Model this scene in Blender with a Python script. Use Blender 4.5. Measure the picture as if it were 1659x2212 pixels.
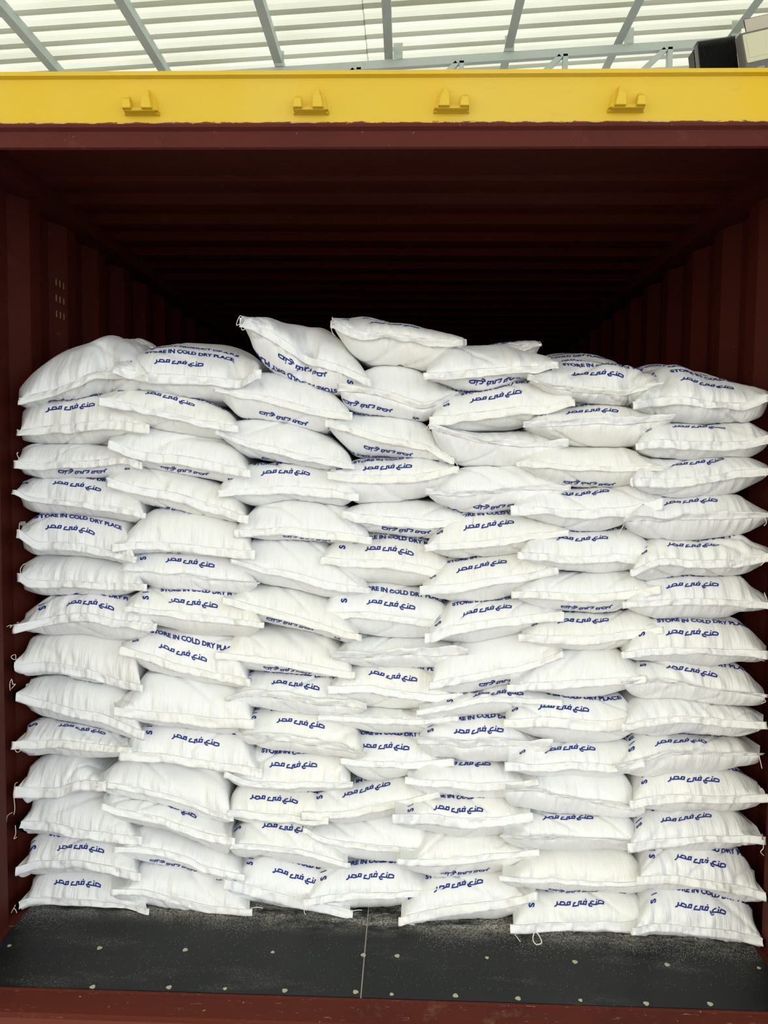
import bpy, bmesh, math, random
import numpy as np
from mathutils import Vector, Matrix
for o in list(bpy.data.objects): bpy.data.objects.remove(o)
SC = bpy.context.scene
COL = SC.collection
rnd = random.Random(7)

# ------------------------------------------------------------------ camera
CP = np.array([0.0678, -1.9385, 1.4508]); YAW, PIT, ROL, FPX = 0.0301, -0.0572, 0.0110, 1586.4
FW = np.array([-math.sin(YAW)*math.cos(PIT), math.cos(YAW)*math.cos(PIT), math.sin(PIT)])
_r = np.array([math.cos(YAW), math.sin(YAW), 0.0]); _u = np.cross(_r, FW)
RT = _r*math.cos(ROL)+_u*math.sin(ROL); UP = -_r*math.sin(ROL)+_u*math.cos(ROL)
cam = bpy.data.objects.new('camera', bpy.data.cameras.new('camera')); COL.objects.link(cam)
cam.data.sensor_fit = 'HORIZONTAL'; cam.data.sensor_width = 36; cam.data.lens = FPX/1659*36
cam.data.clip_start = 0.05
M = Matrix.Identity(4)
for k in range(3):
    M[k][0] = RT[k]; M[k][1] = UP[k]; M[k][2] = -FW[k]; M[k][3] = CP[k]
cam.matrix_world = M
SC.camera = cam

# ------------------------------------------------------------------ daylight
w = bpy.data.worlds.new('daylight'); SC.world = w; w.use_nodes = True
nt = w.node_tree; nt.nodes.clear()
tc = nt.nodes.new('ShaderNodeTexCoord'); sp = nt.nodes.new('ShaderNodeSeparateXYZ')
nt.links.new(tc.outputs['Generated'], sp.inputs[0])
rz = nt.nodes.new('ShaderNodeValToRGB'); rz.color_ramp.elements[0].position = 0.50; rz.color_ramp.elements[1].position = 0.95
mz = nt.nodes.new('ShaderNodeMath'); mz.operation = 'MULTIPLY_ADD'; mz.inputs[1].default_value = .5; mz.inputs[2].default_value = .5
nt.links.new(sp.outputs['Z'], mz.inputs[0]); nt.links.new(mz.outputs[0], rz.inputs[0])
rz.color_ramp.elements[0].color = (1, 1, 1, 1); rz.color_ramp.elements[1].color = (1.55, 1.58, 1.50, 1)
mx = nt.nodes.new('ShaderNodeMath'); mx.operation = 'MULTIPLY_ADD'; mx.inputs[1].default_value = .5; mx.inputs[2].default_value = .5
nt.links.new(sp.outputs['X'], mx.inputs[0])
rx = nt.nodes.new('ShaderNodeValToRGB'); nt.links.new(mx.outputs[0], rx.inputs[0])
rx.color_ramp.elements[0].position = .2; rx.color_ramp.elements[1].position = .8
rx.color_ramp.elements[0].color = (1.22, 1.15, 1.01, 1); rx.color_ramp.elements[1].color = (.92, .97, 1.08, 1)
mm = nt.nodes.new('ShaderNodeMix'); mm.data_type = 'RGBA'; mm.blend_type = 'MULTIPLY'; mm.inputs[0].default_value = 1
nt.links.new(rz.outputs[0], mm.inputs[6]); nt.links.new(rx.outputs[0], mm.inputs[7])
bg = nt.nodes.new('ShaderNodeBackground'); bg.inputs[1].default_value = 1.0
nt.links.new(mm.outputs[2], bg.inputs[0])
wo = nt.nodes.new('ShaderNodeOutputWorld'); nt.links.new(bg.outputs[0], wo.inputs[0])
SC.view_settings.view_transform = 'Standard'; SC.view_settings.look = 'None'
SC.view_settings.gamma = 1; SC.view_settings.use_curve_mapping = False
SC.view_settings.exposure = 0.96

# ------------------------------------------------------------------ helpers
def at(px, py, Y=None, Z=None):
    d = FW + RT*(px-829.5)/FPX - UP*(py-1106)/FPX
    t = (Z-CP[2])/d[2] if Z is not None else (Y-CP[1])/d[1]
    return CP+t*d
def to_px(P):
    Q = np.asarray(P)-CP; z = Q@FW
    return 829.5+FPX*(Q@RT)/z, 1106-FPX*(Q@UP)/z

def mesh_obj(name, V, F, mats, parent=None, uv=None, smooth=True, mi=None):
    V = np.asarray(V, dtype=np.float64); me = bpy.data.meshes.new(name)
    if isinstance(F, np.ndarray):
        n, k = F.shape
        me.vertices.add(len(V)); me.vertices.foreach_set('co', V.astype(np.float32).ravel())
        me.loops.add(n*k); me.loops.foreach_set('vertex_index', F.astype(np.int32).ravel())
        me.polygons.add(n); me.polygons.foreach_set('loop_start', np.arange(0, n*k, k, dtype=np.int32))
        if uv is not None:
            l = me.uv_layers.new(name='UVMap'); l.data.foreach_set('uv', np.asarray(uv, dtype=np.float32)[F.ravel()].ravel())
        me.update(calc_edges=True)
    else:
        me.from_pydata([tuple(v) for v in V], [], F); me.update()
    for m in (mats if isinstance(mats, (list, tuple)) else [mats]): me.materials.append(m)
    if mi is not None: me.polygons.foreach_set('material_index', np.asarray(mi, dtype=np.int32))
    if smooth: me.polygons.foreach_set('use_smooth', [True]*len(me.polygons))
    me.validate()
    o = bpy.data.objects.new(name, me); COL.objects.link(o)
    if parent: o.parent = parent
    return o
def bm_obj(name, bm, mat, parent=None, smooth=False):
    me = bpy.data.meshes.new(name); bm.normal_update(); bm.to_mesh(me); bm.free()
    me.materials.append(mat)
    if smooth: me.polygons.foreach_set('use_smooth', [True]*len(me.polygons))
    o = bpy.data.objects.new(name, me); COL.objects.link(o)
    if parent: o.parent = parent
    return o
def box(bm, a, b, bev=0.0, mtx=None):
    r = bmesh.ops.create_cube(bm, size=1)['verts']
    for v in r:
        v.co = Vector([(a[k]+b[k])/2+v.co[k]*(b[k]-a[k]) for k in range(3)])
    if bev:
        es = list({e for v in r for e in v.link_edges})
        r = bmesh.ops.bevel(bm, geom=es, offset=bev, segments=2, affect='EDGES')['verts']
    if mtx is not None:
        for v in r: v.co = mtx @ v.co
    return r
def prism(bm, pts, a, b, axis):            # polygon pts in the two other axes, extruded along axis from a to b
    def mk(p, c):
        q = [p[0], p[1]]; q.insert(axis, c); return bm.verts.new(q)
    A = [mk(p, a) for p in pts]; B = [mk(p, b) for p in pts]; n = len(pts)
    bm.faces.new(A); bm.faces.new(B[::-1])
    for i in range(n): bm.faces.new([A[i], B[i], B[(i+1) % n], A[(i+1) % n]])
def struct(o, label=None):
    o['kind'] = 'structure'
    if label: o['label'] = label
    return o
def thing(o, label, cat, group=None):
    o['label'] = label; o['category'] = cat
    if group: o['group'] = group
    return o
def empty(name, loc):
    o = bpy.data.objects.new(name, None); COL.objects.link(o); o.location = loc; o.empty_display_size = .05; return o
def child(o, root):                        # keep world coordinates of a mesh built in world space
    o.parent = root; o.matrix_parent_inverse = Matrix.Translation(root.location).inverted(); return o
def tube(pts, r, sides=6, closed=False):
    P = np.array(pts, float); n = len(P); V = []; F = []
    for i in range(n):
        t = P[min(i+1, n-1)]-P[max(i-1, 0)]; t /= np.linalg.norm(t)+1e-9
        a = np.cross(t, [0.13, 0.9, 0.4]); a /= np.linalg.norm(a); b = np.cross(t, a)
        for k in range(sides):
            th = 2*math.pi*k/sides; V.append(P[i]+r*(a*math.cos(th)+b*math.sin(th)))
    for i in range(n-1):
        for k in range(sides):
            F.append((i*sides+k, i*sides+(k+1) % sides, (i+1)*sides+(k+1) % sides, (i+1)*sides+k))
    F.append(tuple(range(sides))[::-1]); F.append(tuple(range((n-1)*sides, n*sides)))
    return V, F
_ng = {}
def noise(x, y, seed):
    if seed not in _ng: _ng[seed] = np.random.RandomState(seed).uniform(-1, 1, (64, 64))
    G = _ng[seed]; x = np.asarray(x, float); y = np.asarray(y, float)+0*x; x = x+0*y
    xi = np.floor(x).astype(int); yi = np.floor(y).astype(int); fx = x-xi; fy = y-yi
    fx = fx*fx*(3-2*fx); fy = fy*fy*(3-2*fy)
    g = lambda a, b: G[a % 64, b % 64]
    return (g(xi, yi)*(1-fx)+g(xi+1, yi)*fx)*(1-fy)+(g(xi, yi+1)*(1-fx)+g(xi+1, yi+1)*fx)*fy

# ------------------------------------------------------------------ materials
class Mat:
    def __init__(s, name, color, rough=.6, spec=.5, metal=0):
        s.m = bpy.data.materials.new(name); s.m.use_nodes = True; s.t = s.m.node_tree
        s.b = s.t.nodes['Principled BSDF']; s.b.inputs['Base Color'].default_value = (*color, 1)
        s.b.inputs['Roughness'].default_value = rough; s.b.inputs['Specular IOR Level'].default_value = spec
        s.b.inputs['Metallic'].default_value = metal; s.col = None
        s.color = color
    def n(s, t, **k):
        x = s.t.nodes.new(t)
        for a, b in k.items():
            if a in x.inputs: x.inputs[a].default_value = b
            else: setattr(x, a, b)
        return x
    def coord(s, kind='Object', scale=(1, 1, 1), rot=(0, 0, 0)):
        c = s.n('ShaderNodeTexCoord'); m = s.n('ShaderNodeMapping'); m.inputs['Scale'].default_value = scale; m.inputs['Rotation'].default_value = rot
        s.t.links.new(c.outputs[kind], m.inputs[0]); return m.outputs[0]
    def noise(s, vec, scale, detail=3, rough=.5):
        x = s.n('ShaderNodeTexNoise'); x.inputs['Scale'].default_value = scale; x.inputs['Detail'].default_value = detail; x.inputs['Roughness'].default_value = rough
        s.t.links.new(vec, x.inputs['Vector']); return x.outputs[0]
    def ramp(s, v, a, b):
        x = s.n('ShaderNodeMapRange'); x.inputs[1].default_value = a; x.inputs[2].default_value = b
        s.t.links.new(v, x.inputs[0]); return x.outputs[0]
    def mul(s, a, b):
        x = s.n('ShaderNodeMath'); x.operation = 'MULTIPLY'; s.t.links.new(a, x.inputs[0])
        if isinstance(b, float): x.inputs[1].default_value = b
        else: s.t.links.new(b, x.inputs[1])
        return x.outputs[0]
    def mix(s, fac, color):
        x = s.n('ShaderNodeMix'); x.data_type = 'RGBA'
        if s.col is None: x.inputs[6].default_value = (*s.color, 1)
        else: s.t.links.new(s.col, x.inputs[6])
        x.inputs[7].default_value = (*color, 1); s.t.links.new(fac, x.inputs[0])
        s.col = x.outputs[2]; s.t.links.new(s.col, s.b.inputs['Base Color']); return s
    def bump(s, v, dist, strength=1.0):
        x = s.n('ShaderNodeBump'); x.inputs['Distance'].default_value = dist; x.inputs['Strength'].default_value = strength
        s.t.links.new(v, x.inputs['Height'])
        prev = s.b.inputs['Normal'].links
        if prev: s.t.links.new(prev[0].from_socket, x.inputs['Normal'])
        s.t.links.new(x.outputs[0], s.b.inputs['Normal']); return s

def m_sack(name, base, rough):
    m = Mat(name, base, rough, .45)
    m.b.inputs['Sheen Weight'].default_value = .15
    oi = m.n('ShaderNodeObjectInfo')
    m.mix(m.ramp(oi.outputs['Random'], .55, 1.6), (.89, .88, .78))
    m.mix(m.mul(m.ramp(m.noise(m.coord('Object', (1, 1, 1)), 3.0, 2), .56, .85), .5), (.87, .85, .74))
    uv = m.coord('UV', (66, 9, 1))
    sx = m.n('ShaderNodeSeparateXYZ'); m.t.links.new(m.coord('UV'), sx.inputs[0])
    fr_ = m.n('ShaderNodeMath'); fr_.operation = 'FRACT'; m.t.links.new(sx.outputs[1], fr_.inputs[0])
    fade = m.n('ShaderNodeMapRange'); fade.inputs[1].default_value = .015; fade.inputs[2].default_value = .11; fade.inputs[3].default_value = 1; fade.inputs[4].default_value = .12
    m.t.links.new(fr_.outputs[0], fade.inputs[0])
    m.bump(m.mul(m.noise(uv, 1.0, 3, .55), fade.outputs[0]), .0028 if 'hem' in name else .0075, .9)
    m.bump(m.noise(m.coord('UV', (26, 8, 1), (0, 0, .5)), 1.0, 2, .5), .009, .6)
    if 'hem' in name: m.bump(m.noise(m.coord('UV', (38, 26, 1)), 1.0, 1, .4), .018, .8)
    # woven tapes of the fabric
    ck = m.n('ShaderNodeTexWave'); ck.inputs['Scale'].default_value = 90; ck.bands_direction = 'X'
    m.t.links.new(m.coord('UV'), ck.inputs['Vector']); m.bump(ck.outputs[1], .0003, .2)
    ck = m.n('ShaderNodeTexWave'); ck.inputs['Scale'].default_value = 90; ck.bands_direction = 'Y'
    m.t.links.new(m.coord('UV'), ck.inputs['Vector']); m.bump(ck.outputs[1], .0003, .2)
    return m.m
MS = m_sack('woven_sack_white', (.89, .90, .90), .34)
MH = m_sack('sack_hem_white', (.90, .91, .91), .34)
MI = Mat('blue_ink', (.003, .024, .22), .5).m
MT = Mat('thread_white', (.80, .78, .70), .8).m
MP = Mat('clear_liner', (.30, .30, .31), .15).m

def m_red(name, base, dust=.5, rough=.5):
    m = Mat(name, base, rough, .18)
    o = m.coord('Object')
    m.mix(m.ramp(m.noise(o, 2.2, 5, .65), .50, .85), tuple(c*.55 for c in base))
    m.mix(m.mul(m.ramp(m.noise(o, 9, 6, .7), .58, .74), float(dust)*.6), (.26, .12, .075))
    m.mix(m.mul(m.ramp(m.noise(o, 60, 3, .6), .70, .76), float(dust)), (.5, .38, .26))
    m.bump(m.noise(o, 35, 4, .6), .001, .4)
    return m
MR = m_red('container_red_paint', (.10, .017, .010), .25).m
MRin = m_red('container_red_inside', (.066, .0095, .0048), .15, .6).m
ms = m_red('sill_red_paint', (.100, .017, .009), .8, .7)
ms.mix(ms.mul(ms.ramp(ms.noise(ms.coord('Object', (7, 40, 40), (0, 0, .5)), 3, 5, .7), .64, .70), .6), (.42, .34, .25))
MRs = ms.m
my = Mat('yellow_paint', (.70, .46, .012), .5, .3)
o_ = my.coord('Object')
my.mix(my.mul(my.ramp(my.noise(my.coord('Object', (1, 1, .3)), 1.3, 3), .42, .62), .6), (.72, .54, .11))
my.mix(my.mul(my.ramp(my.noise(my.coord('Object', (1.2, 1, 6)), 5, 5, .7), .60, .72), .35), (.50, .36, .07))
my.bump(my.noise(o_, 6, 3), .004, .3)
MY = my.m

def add_scratch_band(m, axis, lo, hi, color, scale, amt=1.0):    # worn strip along an edge, ragged outline
    sp_ = m.n('ShaderNodeSeparateXYZ'); m.t.links.new(m.coord('Object'), sp_.inputs[0])
    nn = m.noise(m.coord('Object', (scale, scale, scale*6)), 3, 6, .7)
    a = m.n('ShaderNodeMath'); a.operation = 'MULTIPLY_ADD'; a.inputs[1].default_value = .022; m.t.links.new(nn, a.inputs[0]); m.t.links.new(sp_.outputs[axis], a.inputs[2])
    m.mix(m.mul(m.ramp(a.outputs[0], hi, lo), float(amt)), color)
add_scratch_band(my, 2, 2.3520, 2.3560, (.48, .40, .24), 4, .6)
add_scratch_band(my, 2, 2.3530, 2.3536, (.14, .030, .018), 9)

mf = Mat('black_floor_board', (.008, .010, .010), .5, .3)
o_ = mf.coord('Object')
mf.mix(mf.ramp(mf.noise(o_, 3.0, 4, .6), .40, .75), (.018, .020, .019))
sp_ = mf.n('ShaderNodeSeparateXYZ'); mf.t.links.new(o_, sp_.inputs[0])
# sugar dust: broad smears crossed by fine grain, thicker near the sacks
smear = mf.ramp(mf.noise(mf.coord('Object', (1.3, 4.2, 1)), 2.0, 4, .65), .54, .70)
grain = mf.ramp(mf.noise(o_, 190, 2, .8), .50, .66)
yx = mf.n('ShaderNodeMath'); yx.operation = 'MULTIPLY_ADD'; yx.inputs[1].default_value = .045
mf.t.links.new(sp_.outputs[0], yx.inputs[0]); mf.t.links.new(sp_.outputs[1], yx.inputs[2])
near = mf.ramp(yx.outputs[0], .245, .345)
d1 = mf.mul(mf.mul(smear, grain), .38)
mf.mix(d1, (.46, .44, .38))
mf.mix(mf.mul(mf.mul(mf.mul(near, near), mf.ramp(mf.noise(mf.coord('Object', (3, 7, 1)), 2.0, 5, .7), .40, .60)), mf.ramp(mf.noise(o_, 130, 3, .85), .40, .58)), (.60, .58, .52))
mf.mix(mf.ramp(mf.noise(o_, 320, 1, .5), .80, .83), (.5, .48, .42))
mf.bump(mf.noise(o_, 200, 3), .0006, .4)
MF = mf.m
MSug = Mat('sugar_grains', (.80, .78, .72), .5).m
MScrew = Mat('screw_filler', (.50, .47, .34), .7).m
MSteel = Mat('painted_steel_grey', (.50, .56, .51), .5); MSteel.mix(MSteel.mul(MSteel.ramp(MSteel.noise(MSteel.coord('Object'), 5, 4), .5, .8), .4), (.40, .44, .39)); MSteel = MSteel.m
MBlk = Mat('black_cast_metal', (.012, .012, .011), .5).m
MGry = Mat('floodlight_grey', (.13, .12, .115), .45).m
MLens = Mat('floodlight_glass', (.62, .61, .42), .15).m
MWht = Mat('white_print', (.7, .7, .68), .6).m
MCon = Mat('grey_concrete', (.30, .29, .27), .8); MCon.mix(MCon.ramp(MCon.noise(MCon.coord('Object'), 2, 5), .4, .7), (.22, .21, .20)); MCon = MCon.m
mr = Mat('translucent_roof_sheet', (.66, .68, .62), .4)
mr.b.inputs['Specular IOR Level'].default_value = .3
tl = mr.t.nodes.new('ShaderNodeBsdfTranslucent'); tl.inputs[0].default_value = (.86, .88, .80, 1)
nz = mr.noise(mr.coord('Object', (.35, 1.2, 1)), 1.0, 4, .6)
cr = mr.t.nodes.new('ShaderNodeMix'); cr.data_type = 'RGBA'; cr.inputs[6].default_value = (.455, .465, .405, 1); cr.inputs[7].default_value = (.355, .36, .295, 1)
mr.t.links.new(mr.ramp(nz, .42, .72), cr.inputs[0]); mr.t.links.new(cr.outputs[2], tl.inputs[0])
ms_ = mr.t.nodes.new('ShaderNodeMixShader'); ms_.inputs[0].default_value = .80
mr.t.links.new(mr.b.outputs[0], ms_.inputs[1]); mr.t.links.new(tl.outputs[0], ms_.inputs[2])
mr.t.links.new(ms_.outputs[0], mr.t.nodes['Material Output'].inputs[0])
MRoof = mr.m

# ------------------------------------------------------------------ the container
HW = 1.176; LEN = 12.0
def corrugated(a, b, phase, pitch, prof):      # list of (y, inset)
    out = []; y = phase-pitch*math.ceil((phase-a)/pitch)
    while y < b:
        for dy, d in prof:
            if a <= y+dy <= b: out.append((y+dy, d))
        y += pitch
    return [(a, out[0][1])]+out+[(b, out[-1][1])]
# (crest at 0, trough at .036 outwards)
WP = [(0, .036), (.070, 0), (.140, 0), (.208, .036)]
for side, nm in ((-1, 'wall_left'), (1, 'wall_right')):
    pr = corrugated(.12, LEN, .405, .27, WP)
    V = []; F = []
    zs = [-.005, 2.335]
    for y, d in pr:
        for z in zs: V.append((side*(HW+d), y, z))
    for y, d in pr:
        for z in zs: V.append((side*(HW+d+.003), y, z))
    n = len(pr)
    for i in range(n-1):
        q = (2*i, 2*i+1, 2*i+3, 2*i+2); q2 = tuple(v+2*n for v in q)
        F.append(q if side < 0 else q[::-1]); F.append(q2[::-1] if side < 0 else q2)
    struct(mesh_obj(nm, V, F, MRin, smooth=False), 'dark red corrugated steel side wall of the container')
# roof panel, cross corrugations
pr = corrugated(.36, LEN, .60, .203, [(0, .020), (.045, 0), (.090, 0), (.135, .020)])
V = []; F = []
for y, d in pr:
    for x in (-1.15, 1.15): V.append((x, y, 2.365+d))
n = len(pr)
for y, d in pr:
    for x in (-1.15, 1.15): V.append((x, y, 2.368+d))
for i in range(n-1):
    F.append((2*i, 2*i+2, 2*i+3, 2*i+1)); F.append((2*n+2*i, 2*n+2*i+1, 2*n+2*i+3, 2*n+2*i+2))
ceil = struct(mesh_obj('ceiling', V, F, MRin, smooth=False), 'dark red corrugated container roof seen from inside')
bm = bmesh.new(); box(bm, (-1.2, .01, 2.366), (1.2, .40, 2.384)); bm_obj('front_roof_plate', bm, MRin, ceil)
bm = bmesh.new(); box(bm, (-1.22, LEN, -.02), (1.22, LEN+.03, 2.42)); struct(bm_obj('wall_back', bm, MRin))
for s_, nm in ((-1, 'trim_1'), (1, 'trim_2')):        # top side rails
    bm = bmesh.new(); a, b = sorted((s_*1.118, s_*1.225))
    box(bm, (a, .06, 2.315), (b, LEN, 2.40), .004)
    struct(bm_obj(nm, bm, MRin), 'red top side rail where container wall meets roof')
for s_, nm in ((-1, 'trim_3'), (1, 'trim_4')):        # corner posts, outside the photograph's edges
    bm = bmesh.new(); a, b = sorted((s_*1.175, s_*1.26))
    box(bm, (a, -.02, -.12), (b, .13, 2.47), .005)
    struct(bm_obj(nm, bm, MR), 'red corner post of the container door frame')
# header beam: yellow box section over a red lower lip
bm = bmesh.new()
prism(bm, [(.0, 2.339), (.0, 2.452), (-.012, 2.456), (-.012, 2.466), (.09, 2.472), (.09, 2.339)], -1.26, 1.26, 0)
hd = bm_obj('trim_5', bm, MY); struct(hd, 'yellow header beam above the container doorway')
bm = bmesh.new()
prism(bm, [(.003, 2.339), (-.006, 2.337), (-.006, 2.329), (.004, 2.322), (.010, 2.285), (.020, 2.283), (.026, 2.339)], -1.26, 1.26, 0)
lip = bm_obj('header_lip', bm, m_red('header_lip_red', (.095, .018, .012), .3, .7).m, hd); lip['label'] = 'dull red lower lip of the header'
# cam keepers on the header
def keeper(px, py, mir):
    c = at(px, py, Y=-.002); bm = bmesh.new(); s = 1 if not mir else -1
    X = lambda v: c[0]+s*v
    def wedge(x0, x1, z0, z1, d0, d1, xt0, xt1):
        pts = [(X(x0), z0), (X(x1), z0), (X(xt1), z1), (X(xt0), z1)]
        v = [bm.verts.new((p[0], .004, c[2]+p[1])) for p in pts]
        f = [bm.verts.new((c[0]+(p[0]-c[0])*.93, -d, c[2]+p[1]*.95)) for p, d in zip(pts, (d0, d0, d1, d1))]
        fs = [v, f[::-1]]+[[v[i], f[i], f[(i+1) % 4], v[(i+1) % 4]] for i in range(4)]
        for q in fs: bm.faces.new(q)
    # back plate with sloping sides and a bottom shelf
    wedge(-.048, .047, -.031, .018, .010, .004, -.040, .036)
    wedge(-.044, .040, -.030, -.017, .026, .018, -.040, .034)
    # tall tapered lug, kinked, and the short broken lug
    wedge(.006, .036, -.026, .006, .034, .032, .008, .028)
    wedge(.008, .027, .006, .034, .030, .010, .014, .020)
    wedge(.028, .047, -.026, .008, .020, .008, .024, .031)
    wedge(-.046, -.022, -.026, .000, .034, .030, -.044, -.026)
    wedge(-.044, -.026, .000, .017, .030, .008, -.042, -.034)
    bmesh.ops.recalc_face_normals(bm, faces=bm.faces[:])
    es = [e for e in bm.edges]
    bmesh.ops.bevel(bm, geom=es, offset=.0010, segments=2, affect='EDGES', clamp_overlap=True)
    bmesh.ops.recalc_face_normals(bm, faces=bm.faces[:])
    k = bm_obj('cam_keeper', bm, MY, hd, False); return k
for px, py, mir in ((308, 224, 0), (673, 222, 0), (975, 219, 1), (1351, 217, 1)): keeper(px, py, mir)
# small vent on the left wall
root = empty('wall_vent', (-1.172, .68, 2.03)); 
bm = bmesh.new()
for i in range(3):
    for j in range(3):
        y = .655+i*.028; z = 2.10-j*.055
        box(bm, (-1.1775, y, z-.012), (-1.1735, y+.0016, z+.010))
child(bm_obj('vent_slots', bm, Mat('vent_slot_edge', (.22, .13, .05), .5).m), root)
thing(root, 'small vent of nine tan slots high on the left container wall', 'vent')

# floor boards, sill, screws
fl = None
for i, (a, b) in enumerate(((-1.155, -.0415), (-.0385, 1.155))):
    bm = bmesh.new(); box(bm, (a, 0, -.03), (b, LEN, 0), .0015)
    o = bm_obj('floor' if i == 0 else 'floor_board', bm, MF, None)
    if i == 0: fl = struct(o, 'black dusty container floor boards')
    else: o.parent = fl
bm = bmesh.new(); box(bm, (-.0415, .0, -.03), (-.0385, LEN, -.001)); o = bm_obj('board_joint', bm, Mat('joint_filler', (.42, .38, .28), .8).m, fl); o['label'] = 'pale joint between the two floor boards'
for s_ in (-1, 1):
    bm = bmesh.new(); a, b = sorted((s_*1.155, s_*1.215)); box(bm, (a, -.0, -.04), (b, LEN, -.003))
    bm_obj('floor_edge_strip', bm, MRs, fl)
scr = [(20, 2043), (215, 2048), (400, 2052), (589, 2057), (785, 2063), (858, 2065), (1052, 2069), (1242, 2078), (1441, 2084), (1639, 2091), (200, 2132), (365, 2133), (486, 2136), (615, 2140), (768, 2143), (846, 2148), (984, 2151), (1119, 2157), (1254, 2161), (1396, 2168), (1534, 2169)]
for k, (x, y) in enumerate(scr):
    p = at(x, y, Z=0); bm = bmesh.new(); r = .0075 if k % 3 else .0055
    top = []
    for j in range(12):
        a = j*math.pi/6; rr = r*(1+.12*math.sin(3*a+k)); top.append((p[0]+rr*math.cos(a), p[1]+rr*math.sin(a)))
    prism(bm, top, -.004, .0009, 2); bm_obj('screw_head', bm, MScrew, fl)
bm = bmesh.new()
prism(bm, [(0.0, -.001), (-.003, .001), (-.008, .001), (-.012, -.001), (-.060, -.004), (-.084, -.008), (-.088, -.012), (-.088, -.02), (0, -.02)], -1.26, 1.26, 0)
sill = struct(bm_obj('trim_6', bm, MRs), 'worn red door sill below the black floor')
bm = bmesh.new(); prism(bm, [(-.0, -.02), (-.0885, -.02), (-.0885, -.16), (0, -.16)], -1.26, 1.26, 0)
o = bm_obj('sill_face', bm, MY, sill); o['label'] = 'yellow front face of the sill'

# ------------------------------------------------------------------ the shed roof beyond
SL = .058; ZR = 5.95
rz_ = lambda x: ZR+SL*x
prf = corrugated(-9, 16, 0, .26, [(0, 0), (.03, .035), (.065, .035), (.095, 0), (.155, 0), (.160, .008), (.175, .008), (.18, 0)])
for i, (xa, xb) in enumerate(((-16, -.42), (-.43, 14))):
    V = []; F = []
    off = .006*i
    for y, d in prf:
        for x in (xa, xb): V.append((x, y, rz_(x)+d+.11+off))
    n = len(prf)
    for k in range(n-1): F.append((2*k, 2*k+1, 2*k+3, 2*k+2))
    for y in np.arange(-9+.26*0, 16, .26):          # strip added under each rib; the doubled layer darkens the band
        b = len(V)
        for yy in (y+.002, y+.093):
            for x in (xa, xb): V.append((x, yy, rz_(x)+.108+off))
        F.append((b, b+1, b+3, b+2))
    o = mesh_obj('canopy_roof', V, F, MRoof, smooth=False); struct(o, 'translucent ribbed roof sheeting of the loading shed, '+('left of' if i == 0 else 'right of')+' the sheet joint')
YT = 6.36
def roof_beam(x):
    bm = bmesh.new(); z = rz_(x)
    # open channel section along Y
    prism(bm, [(x-.045, z), (x+.045, z), (x+.045, z+.10), (x+.039, z+.10), (x+.039, z+.006), (x-.045, z+.006)], -3, 15.5, 1)
    struct(bm_obj('roof_beam', bm, MSteel), 'grey green steel purlin under the shed roof')
bx = [at(x, y, Z=ZR)[0] for x, y in ((-300, -60), (-130, 0), (0, 14), (252, 0), (552, 0), (834, 0), (1127, 0), (1385, 0), (1640, 0), (1990, 0))]
for (px, py) in ((-310, 0), (-20, 0), (256, 0), (557, 0), (834, 0), (1124, 0), (1382, 0), (1640, 0), (1930, 0)):
    d = at(px, py, Y=5)-CP; t = (ZR-CP[2]+SL*CP[0])/(d[2]-SL*d[0]); p = CP+t*d; roof_beam(float(p[0]))
    if px in (834, 1124, 1382, 1640, 557):
        pass
# lattice truss carrying the purlins
tr = empty('roof_truss', (0, YT, ZR-.1)); struct(tr, 'grey lattice roof truss crossing behind the yellow header')
def bar(name, a, b, wdt):
    a = Vector(a); b = Vector(b); d = b-a; L = d.length; q = d.to_track_quat('X', 'Z').to_matrix().to_4x4()
    bm = bmesh.new(); box(bm, (0, -.03, -wdt/2), (L, .03, wdt/2), .003, Matrix.Translation(a) @ q)
    return child(bm_obj(name, bm, MSteel), tr)
bar('top_chord', (-12, YT, rz_(-12)-.065), (10, YT, rz_(10)-.065), .09)
bar('bottom_chord', (-12, YT, rz_(-12)-.62), (10, YT, rz_(10)-.62), .09)
x = -9.47
while x < 9:
    bar('web_post', (x, YT, rz_(x)-.6), (x, YT, rz_(x)-.08), .055)
    bar('web_brace', (x-.05, YT, rz_(x)-.10), (x-.62, YT, rz_(x-.6)-.6), .055); x += 1.12
for px in (604, 860, 1100, 1357, 1588):
    p = at(px, 110, Y=YT-.04); bm = bmesh.new(); zz = rz_(p[0])-.03; box(bm, (p[0]-.05, YT-.06, zz), (p[0]+.05, YT-.05, zz+.16)); child(bm_obj('cleat', bm, MSteel), tr)

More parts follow.
